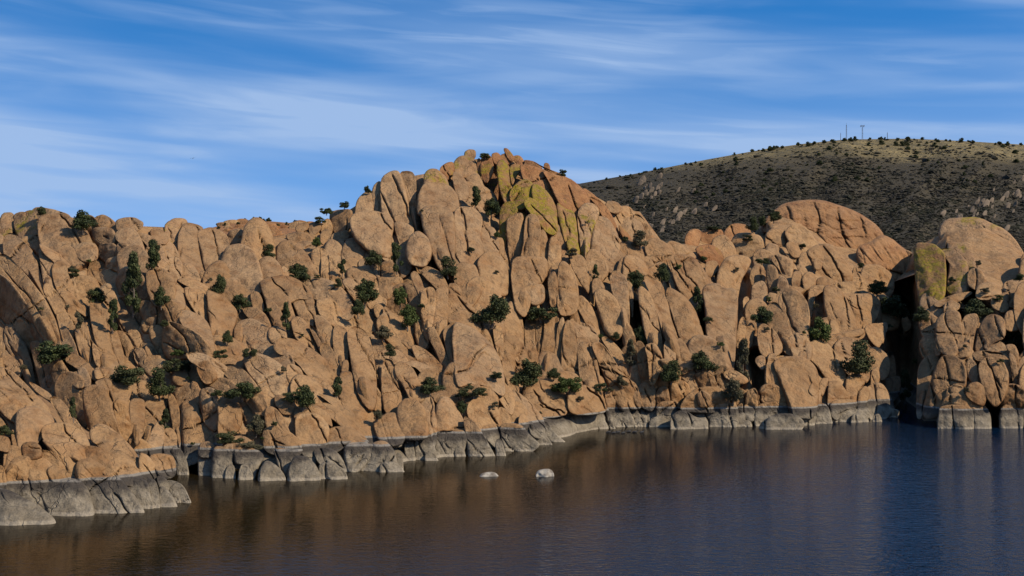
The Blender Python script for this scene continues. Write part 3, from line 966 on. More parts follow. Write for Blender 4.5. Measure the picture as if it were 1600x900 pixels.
    if strata:
        q = np.hypot(X - 1235, (Y - 470) * 1.1) + 5 * vnoise(np.stack([X / 30, Y / 30, X * 0], 1))
        for per, dep in ((15.0, 0.26), (9.3, 0.12)):
            f_ = np.abs((q / per + 0.25 * vnoise(np.stack([X / 60 + per, Y / 60, X * 0], 1))) % 1.0 - 0.5) * 2
            hgt = hgt - edge * dep * np.exp(-(f_ / 0.22) ** 2) * np.clip(0.55 + vnoise(np.stack([X / 22, Y / 22, X * 0 + per], 1)), 0, 1.2)
    # the block's own plane: leans with the slope, turned a little at random
    e = 12.0
    gy = float(depth_fn(c[0], c[1] + e) - depth_fn(c[0], c[1] - e)) / (2 * e); gx = float(depth_fn(c[0] + e, c[1]) - depth_fn(c[0] - e, c[1])) / (2 * e)
    gx = np.clip(gx, -0.06, 0.06); gy = np.clip(gy, -0.14, 0.0)
    tx = rs.normal(0, 0.20) * mpp; ty = rs.normal(0, 0.10) * mpp
    if water:
        dw = CAMZ * F / (ymax - 450)
        gy = -0.035; lean_ = 1.0; tx *= 0.35; gx = 0
        base = dw + 0.62 * T + (Y - ymax) * gy + XY[:, 0] * tx + off
    else:
        zb = CAMZ - (ymax - 450) / F * dc
        if zb < 2.3 and depth_fn in (D_main, D_head): off = off + 0.75 * T
        base = dc + off + lean * (XY[:, 1] * gy + XY[:, 0] * gx) + XY[:, 0] * tx + XY[:, 1] * ty
    V = ray(X, Y, base - hgt)
    # the rear half, plain
    Tb = 0.75 * T + 0.4
    last = 1 + (m - 1) * n
    Xr, Yr, Br = X[last:], Y[last:], base[last:]
    rows = [V]
    for q, dz in ((0.86, 0.7), (0.5, 1.0)):
        rows.append(ray(c[0] + (Xr - c[0]) * q, c[1] + (Yr - c[1]) * q, Br + dz * Tb))
    rows.append(ray(c[0], c[1], Br.mean() + Tb)[None])
    V = np.concatenate(rows)
    j = np.arange(n); jn = (j + 1) % n
    tris = np.stack([np.zeros(n, int), 1 + jn, 1 + j], 1)
    quads = []
    for k in range(m + 1):
        a = 1 + k * n; b = a + n
        quads.append(np.stack([a + j, a + jn, b + jn, b + j], 1))
    tail = 1 + (m + 1) * n; endv = tail + n
    tris = np.concatenate([tris, np.stack([tail + j, tail + jn, np.full(n, endv)], 1)])
    org = V[:, :].mean(0); org[2] = V[:, 2].min()
    me = mesh_np('boulder', V - org, np.concatenate(quads), tris, mat)
    return me, org, c, wm, wM

# ------------------------------------------------------------------ lake and ground
def water_material():
    m, nt, b = new_mat('lake_water'); g = NT(nt)
    P = g.n('ShaderNodeNewGeometry').outputs['Position']
    w1 = g.noise(g.mapped(P, (1.1, 1.9, 1)), 1.7, 3, 0.6, 0.3)
    w2 = g.noise(g.mapped(P, (1.0, 1.5, 1)), 0.45, 2, 0.5)
    gust = g.ramp(g.noise(g.mapped(P, (0.6, 1.0, 1)), 0.05, 3, 0.5), 0.30, 0.70)
    h = g.math('MULTIPLY_ADD', w1, 0.019, g.math('MULTIPLY', w2, 0.012))
    # sheltered under the cliffs, ruffled further out
    sp = g.n('ShaderNodeSeparateXYZ'); g.l(P, sp.inputs[0])
    out = g.ramp(g.math('MULTIPLY_ADD', sp.outputs['X'], 1.3, g.math('MULTIPLY', sp.outputs['Y'], -1.0)), -80.0, -15.0)
    h = g.math('MULTIPLY', h, g.math('MULTIPLY_ADD', g.math('MULTIPLY', gust, out), 4.5, g.math('MULTIPLY_ADD', out, 4.2, 0.7)))
    bp = g.n('ShaderNodeBump'); bp.inputs['Strength'].default_value = 1.0; bp.inputs['Distance'].default_value = 1.0
    g.l(h, bp.inputs['Height'])
    # lake: dark body with reflection tints painted in, a mirror that follows the angle
    nt.nodes.remove(b)
    df = g.n('ShaderNodeBsdfDiffuse'); g.l(g.mix(g.ramp(g.math('MULTIPLY_ADD', sp.outputs['X'], 1.5, g.math('MULTIPLY_ADD', g.noise(P, 0.06, 3), 20.0, g.math('MULTIPLY', sp.outputs['Y'], -0.75))), -62.0, -5.0), (0.012, 0.008, 0.003, 1), (0.002, 0.011, 0.030, 1)), df.inputs['Color'])   # body tint paints in reflected rock brown at left, reflected sky blue at right
    gl = g.n('ShaderNodeBsdfGlossy'); gl.inputs['Color'].default_value = (0.62, 0.62, 0.62, 1); gl.inputs['Roughness'].default_value = 0.03
    fr = g.n('ShaderNodeFresnel'); fr.inputs['IOR'].default_value = 1.333
    for q in (df, gl, fr): g.l(bp.outputs[0], q.inputs['Normal'])
    mx = g.n('ShaderNodeMixShader'); g.l(fr.outputs[0], mx.inputs[0]); g.l(df.outputs[0], mx.inputs[1]); g.l(gl.outputs[0], mx.inputs[2])
    g.l(mx.outputs[0], next(n for n in nt.nodes if n.type == 'OUTPUT_MATERIAL').inputs['Surface'])
    return m
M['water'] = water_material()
def simple(name, col, rough=0.9, nscale=None, col2=None, detail=4):
    m, nt, b = new_mat(name); g = NT(nt)
    if nscale:
        P = g.n('ShaderNodeNewGeometry').outputs['Position']
        g.l(g.mix(g.ramp(g.noise(P, nscale, detail, 0.6), 0.35, 0.65), col, col2), b.inputs['Base Color'])
    else:
        b.inputs['Base Color'].default_value = col
    b.inputs['Roughness'].default_value = rough; b.inputs['Specular IOR Level'].default_value = 0.2
    return m
M['ground'] = simple('dry_ground', (0.16, 0.125, 0.08, 1), 0.95, 0.05, (0.10, 0.085, 0.06, 1))
gV = [(-7000, -400, -4.0), (7000, -400, -4.0), (7000, 9000, -4.0), (-7000, 9000, -4.0)]
tag(link(bpy.data.objects.new('ground', mesh_np('ground', gV, [(0, 1, 2, 3)], mat=M['ground']))), kind='structure')
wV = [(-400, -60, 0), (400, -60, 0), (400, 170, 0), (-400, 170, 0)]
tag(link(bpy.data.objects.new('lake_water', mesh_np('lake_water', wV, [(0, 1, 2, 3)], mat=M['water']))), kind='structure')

# ------------------------------------------------------------------ bedrock under the blocks
# deep clefts between the blocks: (x0, y0, x1, y1, half width)
CLEFTS = np.array([(1160, 440, 1152, 600, 8), (990, 455, 1002, 520, 8), (1028, 465, 1040, 530, 6), (1092, 465, 1106, 530, 6), (1150, 405, 1160, 470, 7), (1117, 420, 1128, 448, 5),
 (766, 262, 778, 322, 10), (902, 330, 906, 380, 5), (1551, 606, 1552, 669, 8), (1277, 455, 1282, 490, 8), (1405, 460, 1428, 500, 12), (1408, 510, 1428, 655, 20), (301, 700, 302, 745, 5),
 (819, 500, 820, 550, 4), (540, 528, 549, 570, 4), (1180, 560, 1190, 610, 9), (1215, 480, 1222, 545, 5), (1262, 470, 1270, 530, 8), (1500, 490, 1504, 545, 4), (1476, 410, 1482, 455, 5),
 (1180, 345, 1192, 372, 8), (683, 395, 700, 440, 6), (655, 320, 668, 390, 4), (600, 628, 604, 640, 4), (1120, 600, 1140, 640, 7), (1510, 460, 1540, 490, 9), (1570, 520, 1596, 545, 8), (1030, 655, 1050, 672, 7)], float)
def cleft(x, y):
    r = np.zeros(np.broadcast(x, y).shape)
    for x0, y0, x1, y1, w in CLEFTS:
        t = np.clip(((x - x0) * (x1 - x0) + (y - y0) * (y1 - y0)) / ((x1 - x0) ** 2 + (y1 - y0) ** 2), 0, 1)
        dd = np.hypot(x - x0 - t * (x1 - x0), y - y0 - t * (y1 - y0))
        r = np.maximum(r, np.clip(1.6 - dd / w * 0.8, 0, 1))
    return r
SKY = np.array([(-330, 372), (-200, 345), (-60, 338), (0, 333), (60, 322), (110, 330), (150, 340), (210, 344), (260, 346), (290, 344), (330, 356), (420, 362), (500, 346), (520, 335), (560, 310), (590, 280), (650, 265), (690, 258), (730, 240), (800, 238), (850, 255), (900, 280), (960, 315), (1000, 322), (1040, 376), (1070, 372), (1100, 360), (1180, 354), (1200, 337), (1250, 319), (1300, 319), (1360, 345), (1420, 402), (1434, 420), (1472, 400), (1480, 352), (1540, 347), (1580, 370), (1600, 392), (1660, 400), (1760, 372), (1850, 410), (2000, 500)], float)
def bedrock(name, fn, xs, top, bot, back, push, mat):
    nx = len(xs); ny = 90
    X = np.repeat(xs[:, None], ny, 1); tt = np.linspace(0, 1, ny)[None]
    yb, yt = bot(xs)[:, None] + 22, top(xs)[:, None]
    Y = yb + (yt - yb) * tt
    dd = fn(X, np.minimum(Y, bot(xs)[:, None]))
    nz = fbm(np.stack([X / 45, Y / 70, X * 0], -1), 3) * 1.1
    V = ray(X, Y, dd + push + nz + 8.0 * cleft(X, Y))
    crest = V[:, -1]
    rear = []
    for k, (b, fz) in enumerate(((back * 0.25, 0.92), (back * 0.6, 0.6), (back, -0.2))):
        q = crest.copy(); q[:, 1] += b; q[:, 2] = np.where(True, q[:, 2] * fz - (3.9 if k == 2 else 0), 0); rear.append(q[:, None])
    V = np.concatenate([V] + rear, 1); nyt = V.shape[1]
    i = np.arange(nx - 1)[:, None]; j = np.arange(nyt - 1)[None]
    a = (i * nyt + j).ravel()
    quads = np.stack([a, a + nyt, a + nyt + 1, a + 1], 1)
    o = bpy.data.objects.new(name, mesh_np(name, V.reshape(-1, 3), quads, mat=mat))
    return tag(link(o), kind='structure')
interp = lambda tab: (lambda x: np.interp(x, tab[:, 0], tab[:, 1]))
sky_f, shore_f = interp(SKY), interp(SHORE)
bedrock('bedrock_terrain', D_main, np.arange(-330, 2001, 5.0), lambda x: sky_f(x) + 9, shore_f, 45, 2.2, M['tan'])
HSKY = np.array([(-330, 610), (-60, 590), (30, 600), (80, 650), (150, 700), (200, 740), (250, 765), (285, 780)], float)
HSH = np.array([(-330, 833), (-60, 820), (60, 806), (165, 803), (240, 793), (285, 784)], float)
bedrock('bedrock_headland', D_head, np.arange(-330, 216, 5.0), lambda x: interp(HSKY)(x) + 14, interp(HSH), 14, 1.2, M['tan'])

# ------------------------------------------------------------------ outcrops and their blocks
OUT = {
 'headland': 'nearest tan granite headland with a wide grey apron along the water',
 'leftcrest': 'smooth tan dome and long leaning slabs at the far left edge',
 'leftupper': 'upper left crest of stacked blocks and tall rounded slabs around the tall juniper',
 'leftlower': 'lower left slope of tan buttresses above the black cave slot at the waterline',
 'gap': 'low saddle of cracked tan rock between the left crest and the peak',
 'middle': 'broad smooth hump and narrow ribs left of centre, halfway up the slope',
 'midlower': 'tumbled tan rock with grey rounded feet below the rubble-filled hollow',
 'flutes': 'pale fluted wall on the left shoulder of the peak',
 'column': 'tall stacked column of rounded blocks under a lichen-capped boulder',
 'summit': 'reddish summit block of the peak with bright yellow-green lichen walls',
 'towers': 'cluster of upright tan towers below the lichen wall',
 'shoulder': 'right shoulder of the peak with a big cracked block and reddish crest',
 'whale': 'whale-backed tan buttress above the central shore',
 'organ': 'row of parallel organ-pipe ribs above the central green bushes',
 'centreshore': 'central rocky point reaching furthest into the lake with a grey foot',
 'fins': 'row of steep leaning fins separated by black clefts',
 'backridge': 'low reddish broken ridge behind the fins, under the dark hill',
 'dome': 'big reddish-brown striated dome in front of the dark hill',
 'cubes': 'group of rounded blocks with shadowed gaps below the striated dome',
 'rightshore': 'low rounded shore rocks with a pale grey ledge, right of centre',
 'gully': 'dark shaded rocks in the black gully beside the right-hand outcrop',
 'right': 'right-hand outcrop of big rounded blocks with a wide grey foot and black slot',
}
def classify(x, y, fl):
    if 'h' in fl: return 'headland'
    if x > 1432: return 'right'
    if x > 1385 and y > 470: return 'gully'
    if x > 1165 and y < 448: return 'dome'
    if 1060 < x <= 1165 and y < 402: return 'backridge'
    if x > 1165 and y < 548: return 'cubes'
    if x > 1025 and y >= 548: return 'rightshore'
    if x > 955 and y > 415 : return 'fins' if y < 600 else 'rightshore'
    if x > 880 and y < 450 and not 'l' in fl and not ('r' in fl and x < 925): return 'shoulder'
    if x > 815 and y > 480: return 'organ' if y < 600 else 'centreshore'
    if x > 770 and y < 348 or ('l' in fl) or ('r' in fl): return 'summit'
    if x > 775 and y < 500: return 'towers'
    if x > 690 and y < 275 and x < 775: return 'summit'
    if x > 650 and y < 460: return 'column'
    if x > 555 and y < 345: return 'flutes'
    if x > 660 and y > 610: return 'centreshore'
    if x > 640 and y >= 460: return 'whale'
    if x > 425 and y < 405: return 'gap'
    if x > 425 and y < 600: return 'middle'
    if x > 425: return 'midlower'
    if x < 110 and y < 600: return 'leftcrest'
    if y < 500: return 'leftupper'
    return 'leftlower'
LOOSE = {
 'oval': 'flat oval boulder resting on a ledge under the smooth far left dome',
 'shelf': 'small loaf-shaped boulder on the shelf just below the flat oval boulder',
 'great': 'great rounded boulder leaning on two upright slabs at the left crest',
 'apron': 'oval tan boulder lying on the headland just above the white waterline',
 'cap': 'small round cap boulder balanced on a tan buttress beside dark shrubs',
 'cheek': 'reddish round boulder split by cracks, beside the great rounded boulder',
 'block': 'huge smooth block with a flat top below the pale fluted wall',
 'wedge': 'wedge-shaped boulder between the huge flat-topped block and the egg boulder',
 'egg': 'egg-shaped boulder standing upright beside the stacked column',
 'dome': 'smallest round-headed grey rock in the row standing at the waterline',
 'head': 'rounded boulder with yellow lichen crowning the tall stacked column',
 'perch': 'upright oval boulder perched just behind the lichen-capped column',
 'bell': 'bell-shaped tan boulder above the large spreading shrub at the centre',
 'summit': 'small pointed rock on the very top of the peak',
 'melon': 'melon-shaped tan boulder resting on the black waterline band',
 'hummock': 'cracked rounded hummock at the shore, left of a dark slot',
 'loaf': 'loaf-shaped tan rock on a wide grey foot at the shore',
 'pillar': 'broad pillar with a notched top standing between two black clefts',
 'domeboulder': 'small loose boulder lying low on the flank of the reddish dome',
 'monolith': 'tall upright monolith streaked with yellow lichen',
 'leaner': 'narrow curved slab leaning behind the lichen-streaked monolith',
 'rightdome': 'large smooth dome with yellow lichen patches above the monolith',
 'ball': 'round ball-like boulder sitting on the shore rock beside the black slot',
}
outcrops = {}
def outcrop(key):
    if key not in outcrops:
        o = bpy.data.objects.new('rock_outcrop', None); o.empty_display_size = 0.5
        tag(link(o), OUT[key], 'rock outcrop', 'granite outcrops along the lake')
        outcrops[key] = o
    return outcrops[key]
pending = []
GW, GH, GS, GX, GY = 582, 155, 4, -328, 230
cover = np.zeros((GH, GW), bool)
gxx, gyy = np.meshgrid(GX + (np.arange(GW) + .5) * GS, GY + (np.arange(GH) + .5) * GS)
def inside(P, x, y):
    r = np.zeros(x.shape, bool); a = P
    for i in range(len(a)):
        x0, y0 = a[i]; x1, y1 = a[(i + 1) % len(a)]
        if y0 == y1: continue
        k = ((y0 > y) != (y1 > y)) & (x < (x1 - x0) * (y - y0) / (y1 - y0) + x0)
        r ^= k
    return r
def part(name, me, org, key):
    o = bpy.data.objects.new(name, me); o.location = org
    pending.append((o, key)); return o
for tname, (x0, y0, sc, txt) in TILES.items():
    for line in txt.strip().splitlines():
        pts, _, fl = line.partition('|')
        fl = fl.split()
        P = np.array([[float(v) for v in p.split(',')] for p in pts.split()]); P = P / sc + (x0, y0)
        off = sum(float(f[2:]) for f in fl if f.startswith('b:')); tf = next((float(f[2:]) for f in fl if f.startswith('T:')), 1.0)
        loose = next((f[2:] for f in fl if f.startswith('t:')), None)
        A, c = area_centroid(P)
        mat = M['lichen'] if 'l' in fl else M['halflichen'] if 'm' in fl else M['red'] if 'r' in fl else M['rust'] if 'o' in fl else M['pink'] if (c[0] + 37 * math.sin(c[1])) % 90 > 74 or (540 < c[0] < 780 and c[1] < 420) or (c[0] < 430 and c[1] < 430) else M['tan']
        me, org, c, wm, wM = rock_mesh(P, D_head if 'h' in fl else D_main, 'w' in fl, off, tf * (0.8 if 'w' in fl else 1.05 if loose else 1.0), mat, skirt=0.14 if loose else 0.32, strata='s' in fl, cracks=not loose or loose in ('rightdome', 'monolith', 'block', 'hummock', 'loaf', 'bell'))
        cover |= inside(P, gxx, gyy)
        if loose:
            o = bpy.data.objects.new('boulder', me); o.location = org
            tag(link(o), LOOSE[loose], 'boulder', 'loose boulders on the outcrops')
        else:
            part('boulder', me, org, classify(c[0], c[1], fl))
# smaller blocks that fill what is left of the slope
dom = (gyy > sky_f(gxx) + 6) & (gyy < shore_f(gxx) - 3) & ~((gxx < 300) & (gxx > -20) & (gyy > np.interp(gxx, HSKY[:, 0], HSKY[:, 1])))
dom |= (gxx <= -20) & (gyy > 600) & (gyy < np.interp(gxx, HSH[:, 0], HSH[:, 1]) - 4)
free = dom & ~cover & (cleft(gxx, gyy) < 0.3)
dist = np.zeros((GH, GW)); cur = free.copy(); k = 0
while cur.any() and k < 40:
    dist[cur] += 1; k += 1
    p = np.pad(cur, 1); cur = cur & p[:-2, 1:-1] & p[2:, 1:-1] & p[1:-1, :-2] & p[1:-1, 2:]
nfill = 0
for _ in range(520):
    j = np.argmax(dist + rng.random(dist.shape) * 0.5 * (dist > 0)); iy, ix = divmod(j, GW); dv = dist[iy, ix]
    if dv < 2.9: break
    cx, cy = gxx[iy, ix], gyy[iy, ix]; beyond = cx < -10 or cx > 1610
    rad = min(dv * GS * 1.25 + 2, rng.uniform(24, 46) if beyond else 26)
    hd = cx < -10 and cy > 605
    n = 8; a = np.arange(n) * 2 * np.pi / n + rng.uniform(0, 1)
    s = rng.uniform(0.85, 1.15, n); el = rng.uniform(1.0, 1.7); th = R(-62 + rng.normal(0, 14)) if cx > 400 else R(52 + rng.normal(0, 14))
    th = R(55 + rng.normal(0, 16))
    u, v = np.cos(a) * s * rad * el, np.sin(a) * s * rad
    P = np.stack([cx + u * math.cos(th) - v * math.sin(th), cy + u * math.sin(th) + v * math.cos(th)], 1)
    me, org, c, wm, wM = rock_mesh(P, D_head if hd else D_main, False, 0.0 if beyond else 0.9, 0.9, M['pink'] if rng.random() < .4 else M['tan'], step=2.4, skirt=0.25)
    part('boulder', me, org, classify(c[0], c[1], ('h',) if hd else ()))
    dist[((gxx - cx) ** 2 + (gyy - cy) ** 2) < (rad * (1.05 if beyond else 1.25)) ** 2] = 0
    nfill += 1
print('filler blocks', nfill)
# each outcrop's origin stands at the foot of its blocks
bykey = {}
for o, key in pending: bykey.setdefault(key, []).append(o)
for key, obs in bykey.items():
    e = outcrop(key)
    L = np.array([o.location[:] for o in obs]); base = Vector((L[:, 0].mean(), L[:, 1].min(), L[:, 2].min()))
    e.location = base
    for o in obs:
        o.location = Vector(o.location) - base; link(o, e)

# the two pale rocks out in the lake
M['pale'] = simple('pale_guano_rock', (0.11, 0.09, 0.07, 1), 0.9, 1.7, (0.27, 0.245, 0.205, 1))
for pts, lab in (([(746, 743), (752, 739), (765, 737), (775, 738), (783, 742), (781, 744), (748, 744.5)], 'flat pale rock barely breaking the lake surface'),
                 ([(837, 744), (837, 739), (842, 734), (852, 732), (861, 733), (866, 740), (866, 744.5), (850, 745)], 'rounded whitish rock standing alone in the lake')):
    me, org, c, wm, wM = rock_mesh(np.array(pts, float), D_main, True, 0, 0.9, M['pale'], step=0.7, cracks=False, grow=1.0)
    o = bpy.data.objects.new('lake_rock', me); o.location = org
    tag(link(o), lab, 'rock', 'pale rocks in the lake')

# ------------------------------------------------------------------ far rocky ridge seen through the saddle
def D_ridge(x, y): return 205.0 + (372.0 - np.asarray(y, float)) * 1.1 + np.asarray(x, float) * 0.0
RS = np.array([(270, 372), (310, 366), (330, 354), (360, 346), (400, 342), (450, 346), (500, 346), (540, 350), (640, 362)], float)
bedrock('bedrock_ridge', D_ridge, np.arange(270, 641, 6.0), lambda x: interp(RS)(x) + 2, lambda x: x * 0 + 385, 60, 0.5, M['red'])
re_ = bpy.data.objects.new('rock_outcrop', None)
tag(link(re_), 'distant reddish rubbly ridge dotted with shrubs behind the saddle', 'rock outcrop', 'granite outcrops along the lake')
re_.location = ray(420, 385, 205)
for i in range(120):
    x = rng.uniform(300, 560); yt = float(interp(RS)(x)); y = yt + 3 + rng.random() ** 1.2 * 34
    s = rng.uniform(4, 9)
    a = np.arange(7) * 2 * np.pi / 7; q = rng.uniform(.75, 1.2, 7)
    P = np.stack([x + np.cos(a) * s * 1.5 * q, y + np.sin(a) * s * 0.8 * q], 1)
    me, org, c, wm, wM = rock_mesh(P, D_ridge, False, 0, 1.0, M['red'] if rng.random() < .6 else M['tan'], step=2.6, cracks=False)
    o = bpy.data.objects.new('boulder', me); o.location = Vector(org) - re_.location; link(o, re_)
print('tris', sum(len(o.data.loops) - 2 * len(o.data.polygons) for o in bpy.data.objects if o.type == 'MESH'))
# ------------------------------------------------------------------ the scrub covered hill far behind
HS = np.array([(250, 430), (400, 408), (500, 385), (600, 355), (700, 328), (800, 306), (905, 287), (1000, 270), (1100, 250), (1200, 232), (1260, 224), (1320, 218), (1420, 216.5), (1500, 220), (1600, 226), (1750, 240), (2000, 280), (2300, 350), (2500, 420)], float)
hs = interp(HS)
def D_hill(x, y):
    x = np.asarray(x, float); y = np.asarray(y, float)
    t = np.clip((y - hs(x)) / (470 - hs(x)), 0, 1)
    d = 860 - 500 * t ** 0.75
    q = np.stack(np.broadcast_arrays(x / 55, y / 60, x * 0), -1)
    return d + 14 * vnoise(q) + (26 * np.abs(vnoise(np.stack(np.broadcast_arrays((x + 0.9 * y) / 62, y / 260, x * 0 + 2), -1))) - 8) * np.clip(t * 6, 0, 1)
hx = np.arange(250, 2501, 9.0); ny = 70
X = np.repeat(hx[:, None], ny, 1); tt = np.linspace(0, 1, ny)[None]
Y = 480 + (hs(hx)[:, None] - 480) * tt
V = ray(X, Y, D_hill(X, Y))
crest = V[:, -1]; rear = []
for b, fz in ((60, 1.0), (250, 0.8), (900, 0.0)):
    q = crest.copy(); q[:, 1] += b; q[:, 2] = q[:, 2] * fz - (5 if fz == 0 else 0.6); rear.append(q[:, None])
front = V[:, :1].copy(); front[..., 1] -= 60; front[..., 2] = -5
V = np.concatenate([front, V] + rear, 1); nyt = V.shape[1]
a = (np.arange(len(hx) - 1)[:, None] * nyt + np.arange(nyt - 1)[None]).ravel()
def hill_mat():
    m, nt, b = new_mat('dry_grass_hill'); g = NT(nt)
    P = g.n('ShaderNodeNewGeometry').outputs['Position']
    c = g.mix(g.ramp(g.noise(P, 0.03, 4, 0.6), 0.35, 0.65), (0.165, 0.128, 0.060, 1), (0.235, 0.180, 0.085, 1))
    c = g.mix(g.math('MULTIPLY', g.ramp(g.noise(P, 0.16, 5, 0.7), 0.45, 0.62), 0.8), c, (0.065, 0.059, 0.040, 1))
    c = g.mix(g.math('MULTIPLY', g.ramp(g.noise(P, 0.8, 4, 0.7), 0.45, 0.65), 0.5), c, (0.076, 0.067, 0.046, 1))
    z = g.n('ShaderNodeSeparateXYZ'); g.l(P, z.inputs[0])
    low = g.ramp(g.math('MULTIPLY_ADD', g.math('SUBTRACT', g.noise(P, 0.012, 3), 0.5), 46.0, z.outputs['Z']), 82, 104)
    c = g.mix(low, g.mix(0.85, c, (0.034, 0.030, 0.023, 1)), c)   # bare brush litter lower down, grass on top
    g.l(c, b.inputs['Base Color']); b.inputs['Roughness'].default_value = 0.95; b.inputs['Specular IOR Level'].default_value = 0.1
    bp = g.n('ShaderNodeBump'); bp.inputs['Distance'].default_value = 2.5; bp.inputs['Strength'].default_value = 0.8
    g.l(g.noise(P, 0.5, 5, 0.7), bp.inputs['Height']); g.l(bp.outputs[0], b.inputs['Normal'])
    return m
M['hill'] = hill_mat()
tag(link(bpy.data.objects.new('hill', mesh_np('hill', V.reshape(-1, 3), np.stack([a, a + nyt, a + nyt + 1, a + 1], 1), mat=M['hill']))), kind='structure')

# unit clump: a lumpy low dome of leaf faces
ph = (1 + 5 ** .5) / 2
ICO_V = np.array([(-1, ph, 0), (1, ph, 0), (-1, -ph, 0), (1, -ph, 0), (0, -1, ph), (0, 1, ph), (0, -1, -ph), (0, 1, -ph), (ph, 0, -1), (ph, 0, 1), (-ph, 0, -1), (-ph, 0, 1)], float); ICO_V /= np.linalg.norm(ICO_V[0])
ICO_F = np.array([(0, 11, 5), (0, 5, 1), (0, 1, 7), (0, 7, 10), (0, 10, 11), (1, 5, 9), (5, 11, 4), (11, 10, 2), (10, 7, 6), (7, 1, 8), (3, 9, 4), (3, 4, 2), (3, 2, 6), (3, 6, 8), (3, 8, 9), (4, 9, 5), (2, 4, 11), (6, 2, 10), (8, 6, 7), (9, 8, 1)])
NC = 36000
sx = rng.uniform(830, 1700, NC * 3); sy0 = hs(sx)
sy = sy0 + 1 + rng.random(NC * 3) * (430 - sy0)
band = (sy - sy0) / 60.0
dens = np.clip(0.10 + 0.95 * np.clip(band - 0.25 - 0.45 * (vnoise(np.stack([sx / 70, sy / 22, sx * 0], -1))), 0, 1), 0, 1) * np.clip(0.75 + 0.6 * vnoise(np.stack([sx / 26, sy / 9, sx * 0 + 5], -1)), 0.12, 1)
keep = rng.random(len(sx)) < dens
sx, sy = sx[keep][:NC], sy[keep][:NC]
sd_ = D_hill(sx, sy); base = ray(sx, sy, sd_)
size = rng.gamma(5.0, 0.14, len(sx)) * sd_ / F * 1.95
size *= np.where(rng.random(len(sx)) < 0.05, 1.7, 1)
rot = rng.uniform(0, 2 * np.pi, len(sx))
Vc = ICO_V[None] * (1 + 0.35 * rng.standard_normal((len(sx), 12, 1)))
c_, s_ = np.cos(rot)[:, None], np.sin(rot)[:, None]
Vx = Vc[..., 0] * c_ - Vc[..., 1] * s_; Vy = Vc[..., 0] * s_ + Vc[..., 1] * c_
el = rng.uniform(0.9, 1.7, len(sx))[:, None]
Vc = np.stack([Vx * size[:, None] * el, Vy * size[:, None], (Vc[..., 2] * 0.62 + 0.30) * size[:, None]], -1) + base[:, None]
Fc = ICO_F[None] + (np.arange(len(sx)) * 12)[:, None, None]
def scrub_mat():
    m, nt, b = new_mat('scrub_foliage'); g = NT(nt)
    P = g.n('ShaderNodeNewGeometry').outputs['Position']
    c = g.mix(g.ramp(g.noise(P, 0.12, 4, 0.7), 0.36, 0.64), (0.017, 0.017, 0.012, 1), (0.066, 0.058, 0.046, 1))
    c = g.mix(g.math('MULTIPLY', g.ramp(g.noise(P, 0.035, 3), 0.45, 0.65), 0.6), c, (0.026, 0.029, 0.015, 1))
    c = g.mix(1.0, c, g.mix(g.noise(P, 1.3, 3, 0.7), (0.380, 0.380, 0.380, 1), (1.4, 1.4, 1.4, 1)), 'MULTIPLY')
    g.l(c, b.inputs['Base Color']); b.inputs['Roughness'].default_value = 0.9; b.inputs['Specular IOR Level'].default_value = 0.1
    bp = g.n('ShaderNodeBump'); bp.inputs['Distance'].default_value = 1.0; g.l(g.noise(P, 2.0, 4, 0.75), bp.inputs['Height']); g.l(bp.outputs[0], b.inputs['Normal'])
    return m
M['scrub'] = scrub_mat()
tag(link(bpy.data.objects.new('scrub', mesh_np('scrub', Vc.reshape(-1, 3), tris=Fc.reshape(-1, 3), mat=M['scrub'], smooth=False))), 'grey-green chaparral scrub covering the far hillside', 'scrub', kind='stuff')
M['hillrock'] = simple('weathered_hill_rock', (0.152, 0.114, 0.080, 1), 0.95, 0.3, (0.091, 0.072, 0.053, 1))
# rock ribs breaking through the scrub
for (bx, by, w, h, n, lab) in ((1010, 305, 60, 46, 26, 'band of pale broken rock on the far hillside next to the peak'), (1050, 345, 70, 40, 18, 'lower line of pale rocks on the hillside above the fins'), (1525, 325, 66, 44, 26, 'pinkish rock rib on the far hillside above the right-hand dome'), (1590, 305, 30, 60, 18, 'grey rocks on the far hillside at the right edge')):
    e = bpy.data.objects.new('rock_outcrop', None); e.location = ray(bx, by, float(D_hill(bx, by))); tag(link(e), lab, 'rock outcrop', 'rock ribs on the far hill')
    for i in range(n):
        q = rng.normal(0, 0.42, 2); x = bx + q[0] * w; y = by + q[1] * h * 0.6 - q[0] * h * 0.45
        y = max(y, float(hs(x)) + 12)
        s = rng.uniform(2, 5.5); a = np.arange(6) * np.pi / 3; k = rng.uniform(.7, 1.3, 6); th = R(-50)
        u, v = np.cos(a) * s * k * 1.5, np.sin(a) * s * k * 0.7
        P = np.stack([x + u * math.cos(th) - v * math.sin(th), y + u * math.sin(th) + v * math.cos(th)], 1)
        me, org, c, wm, wM = rock_mesh(P, D_hill, False, 0.0, 0.7, M['hillrock'], step=2.2, cracks=False, skirt=0.2)
        o = bpy.data.objects.new('boulder', me); o.location = Vector(org) - e.location; link(o, e)

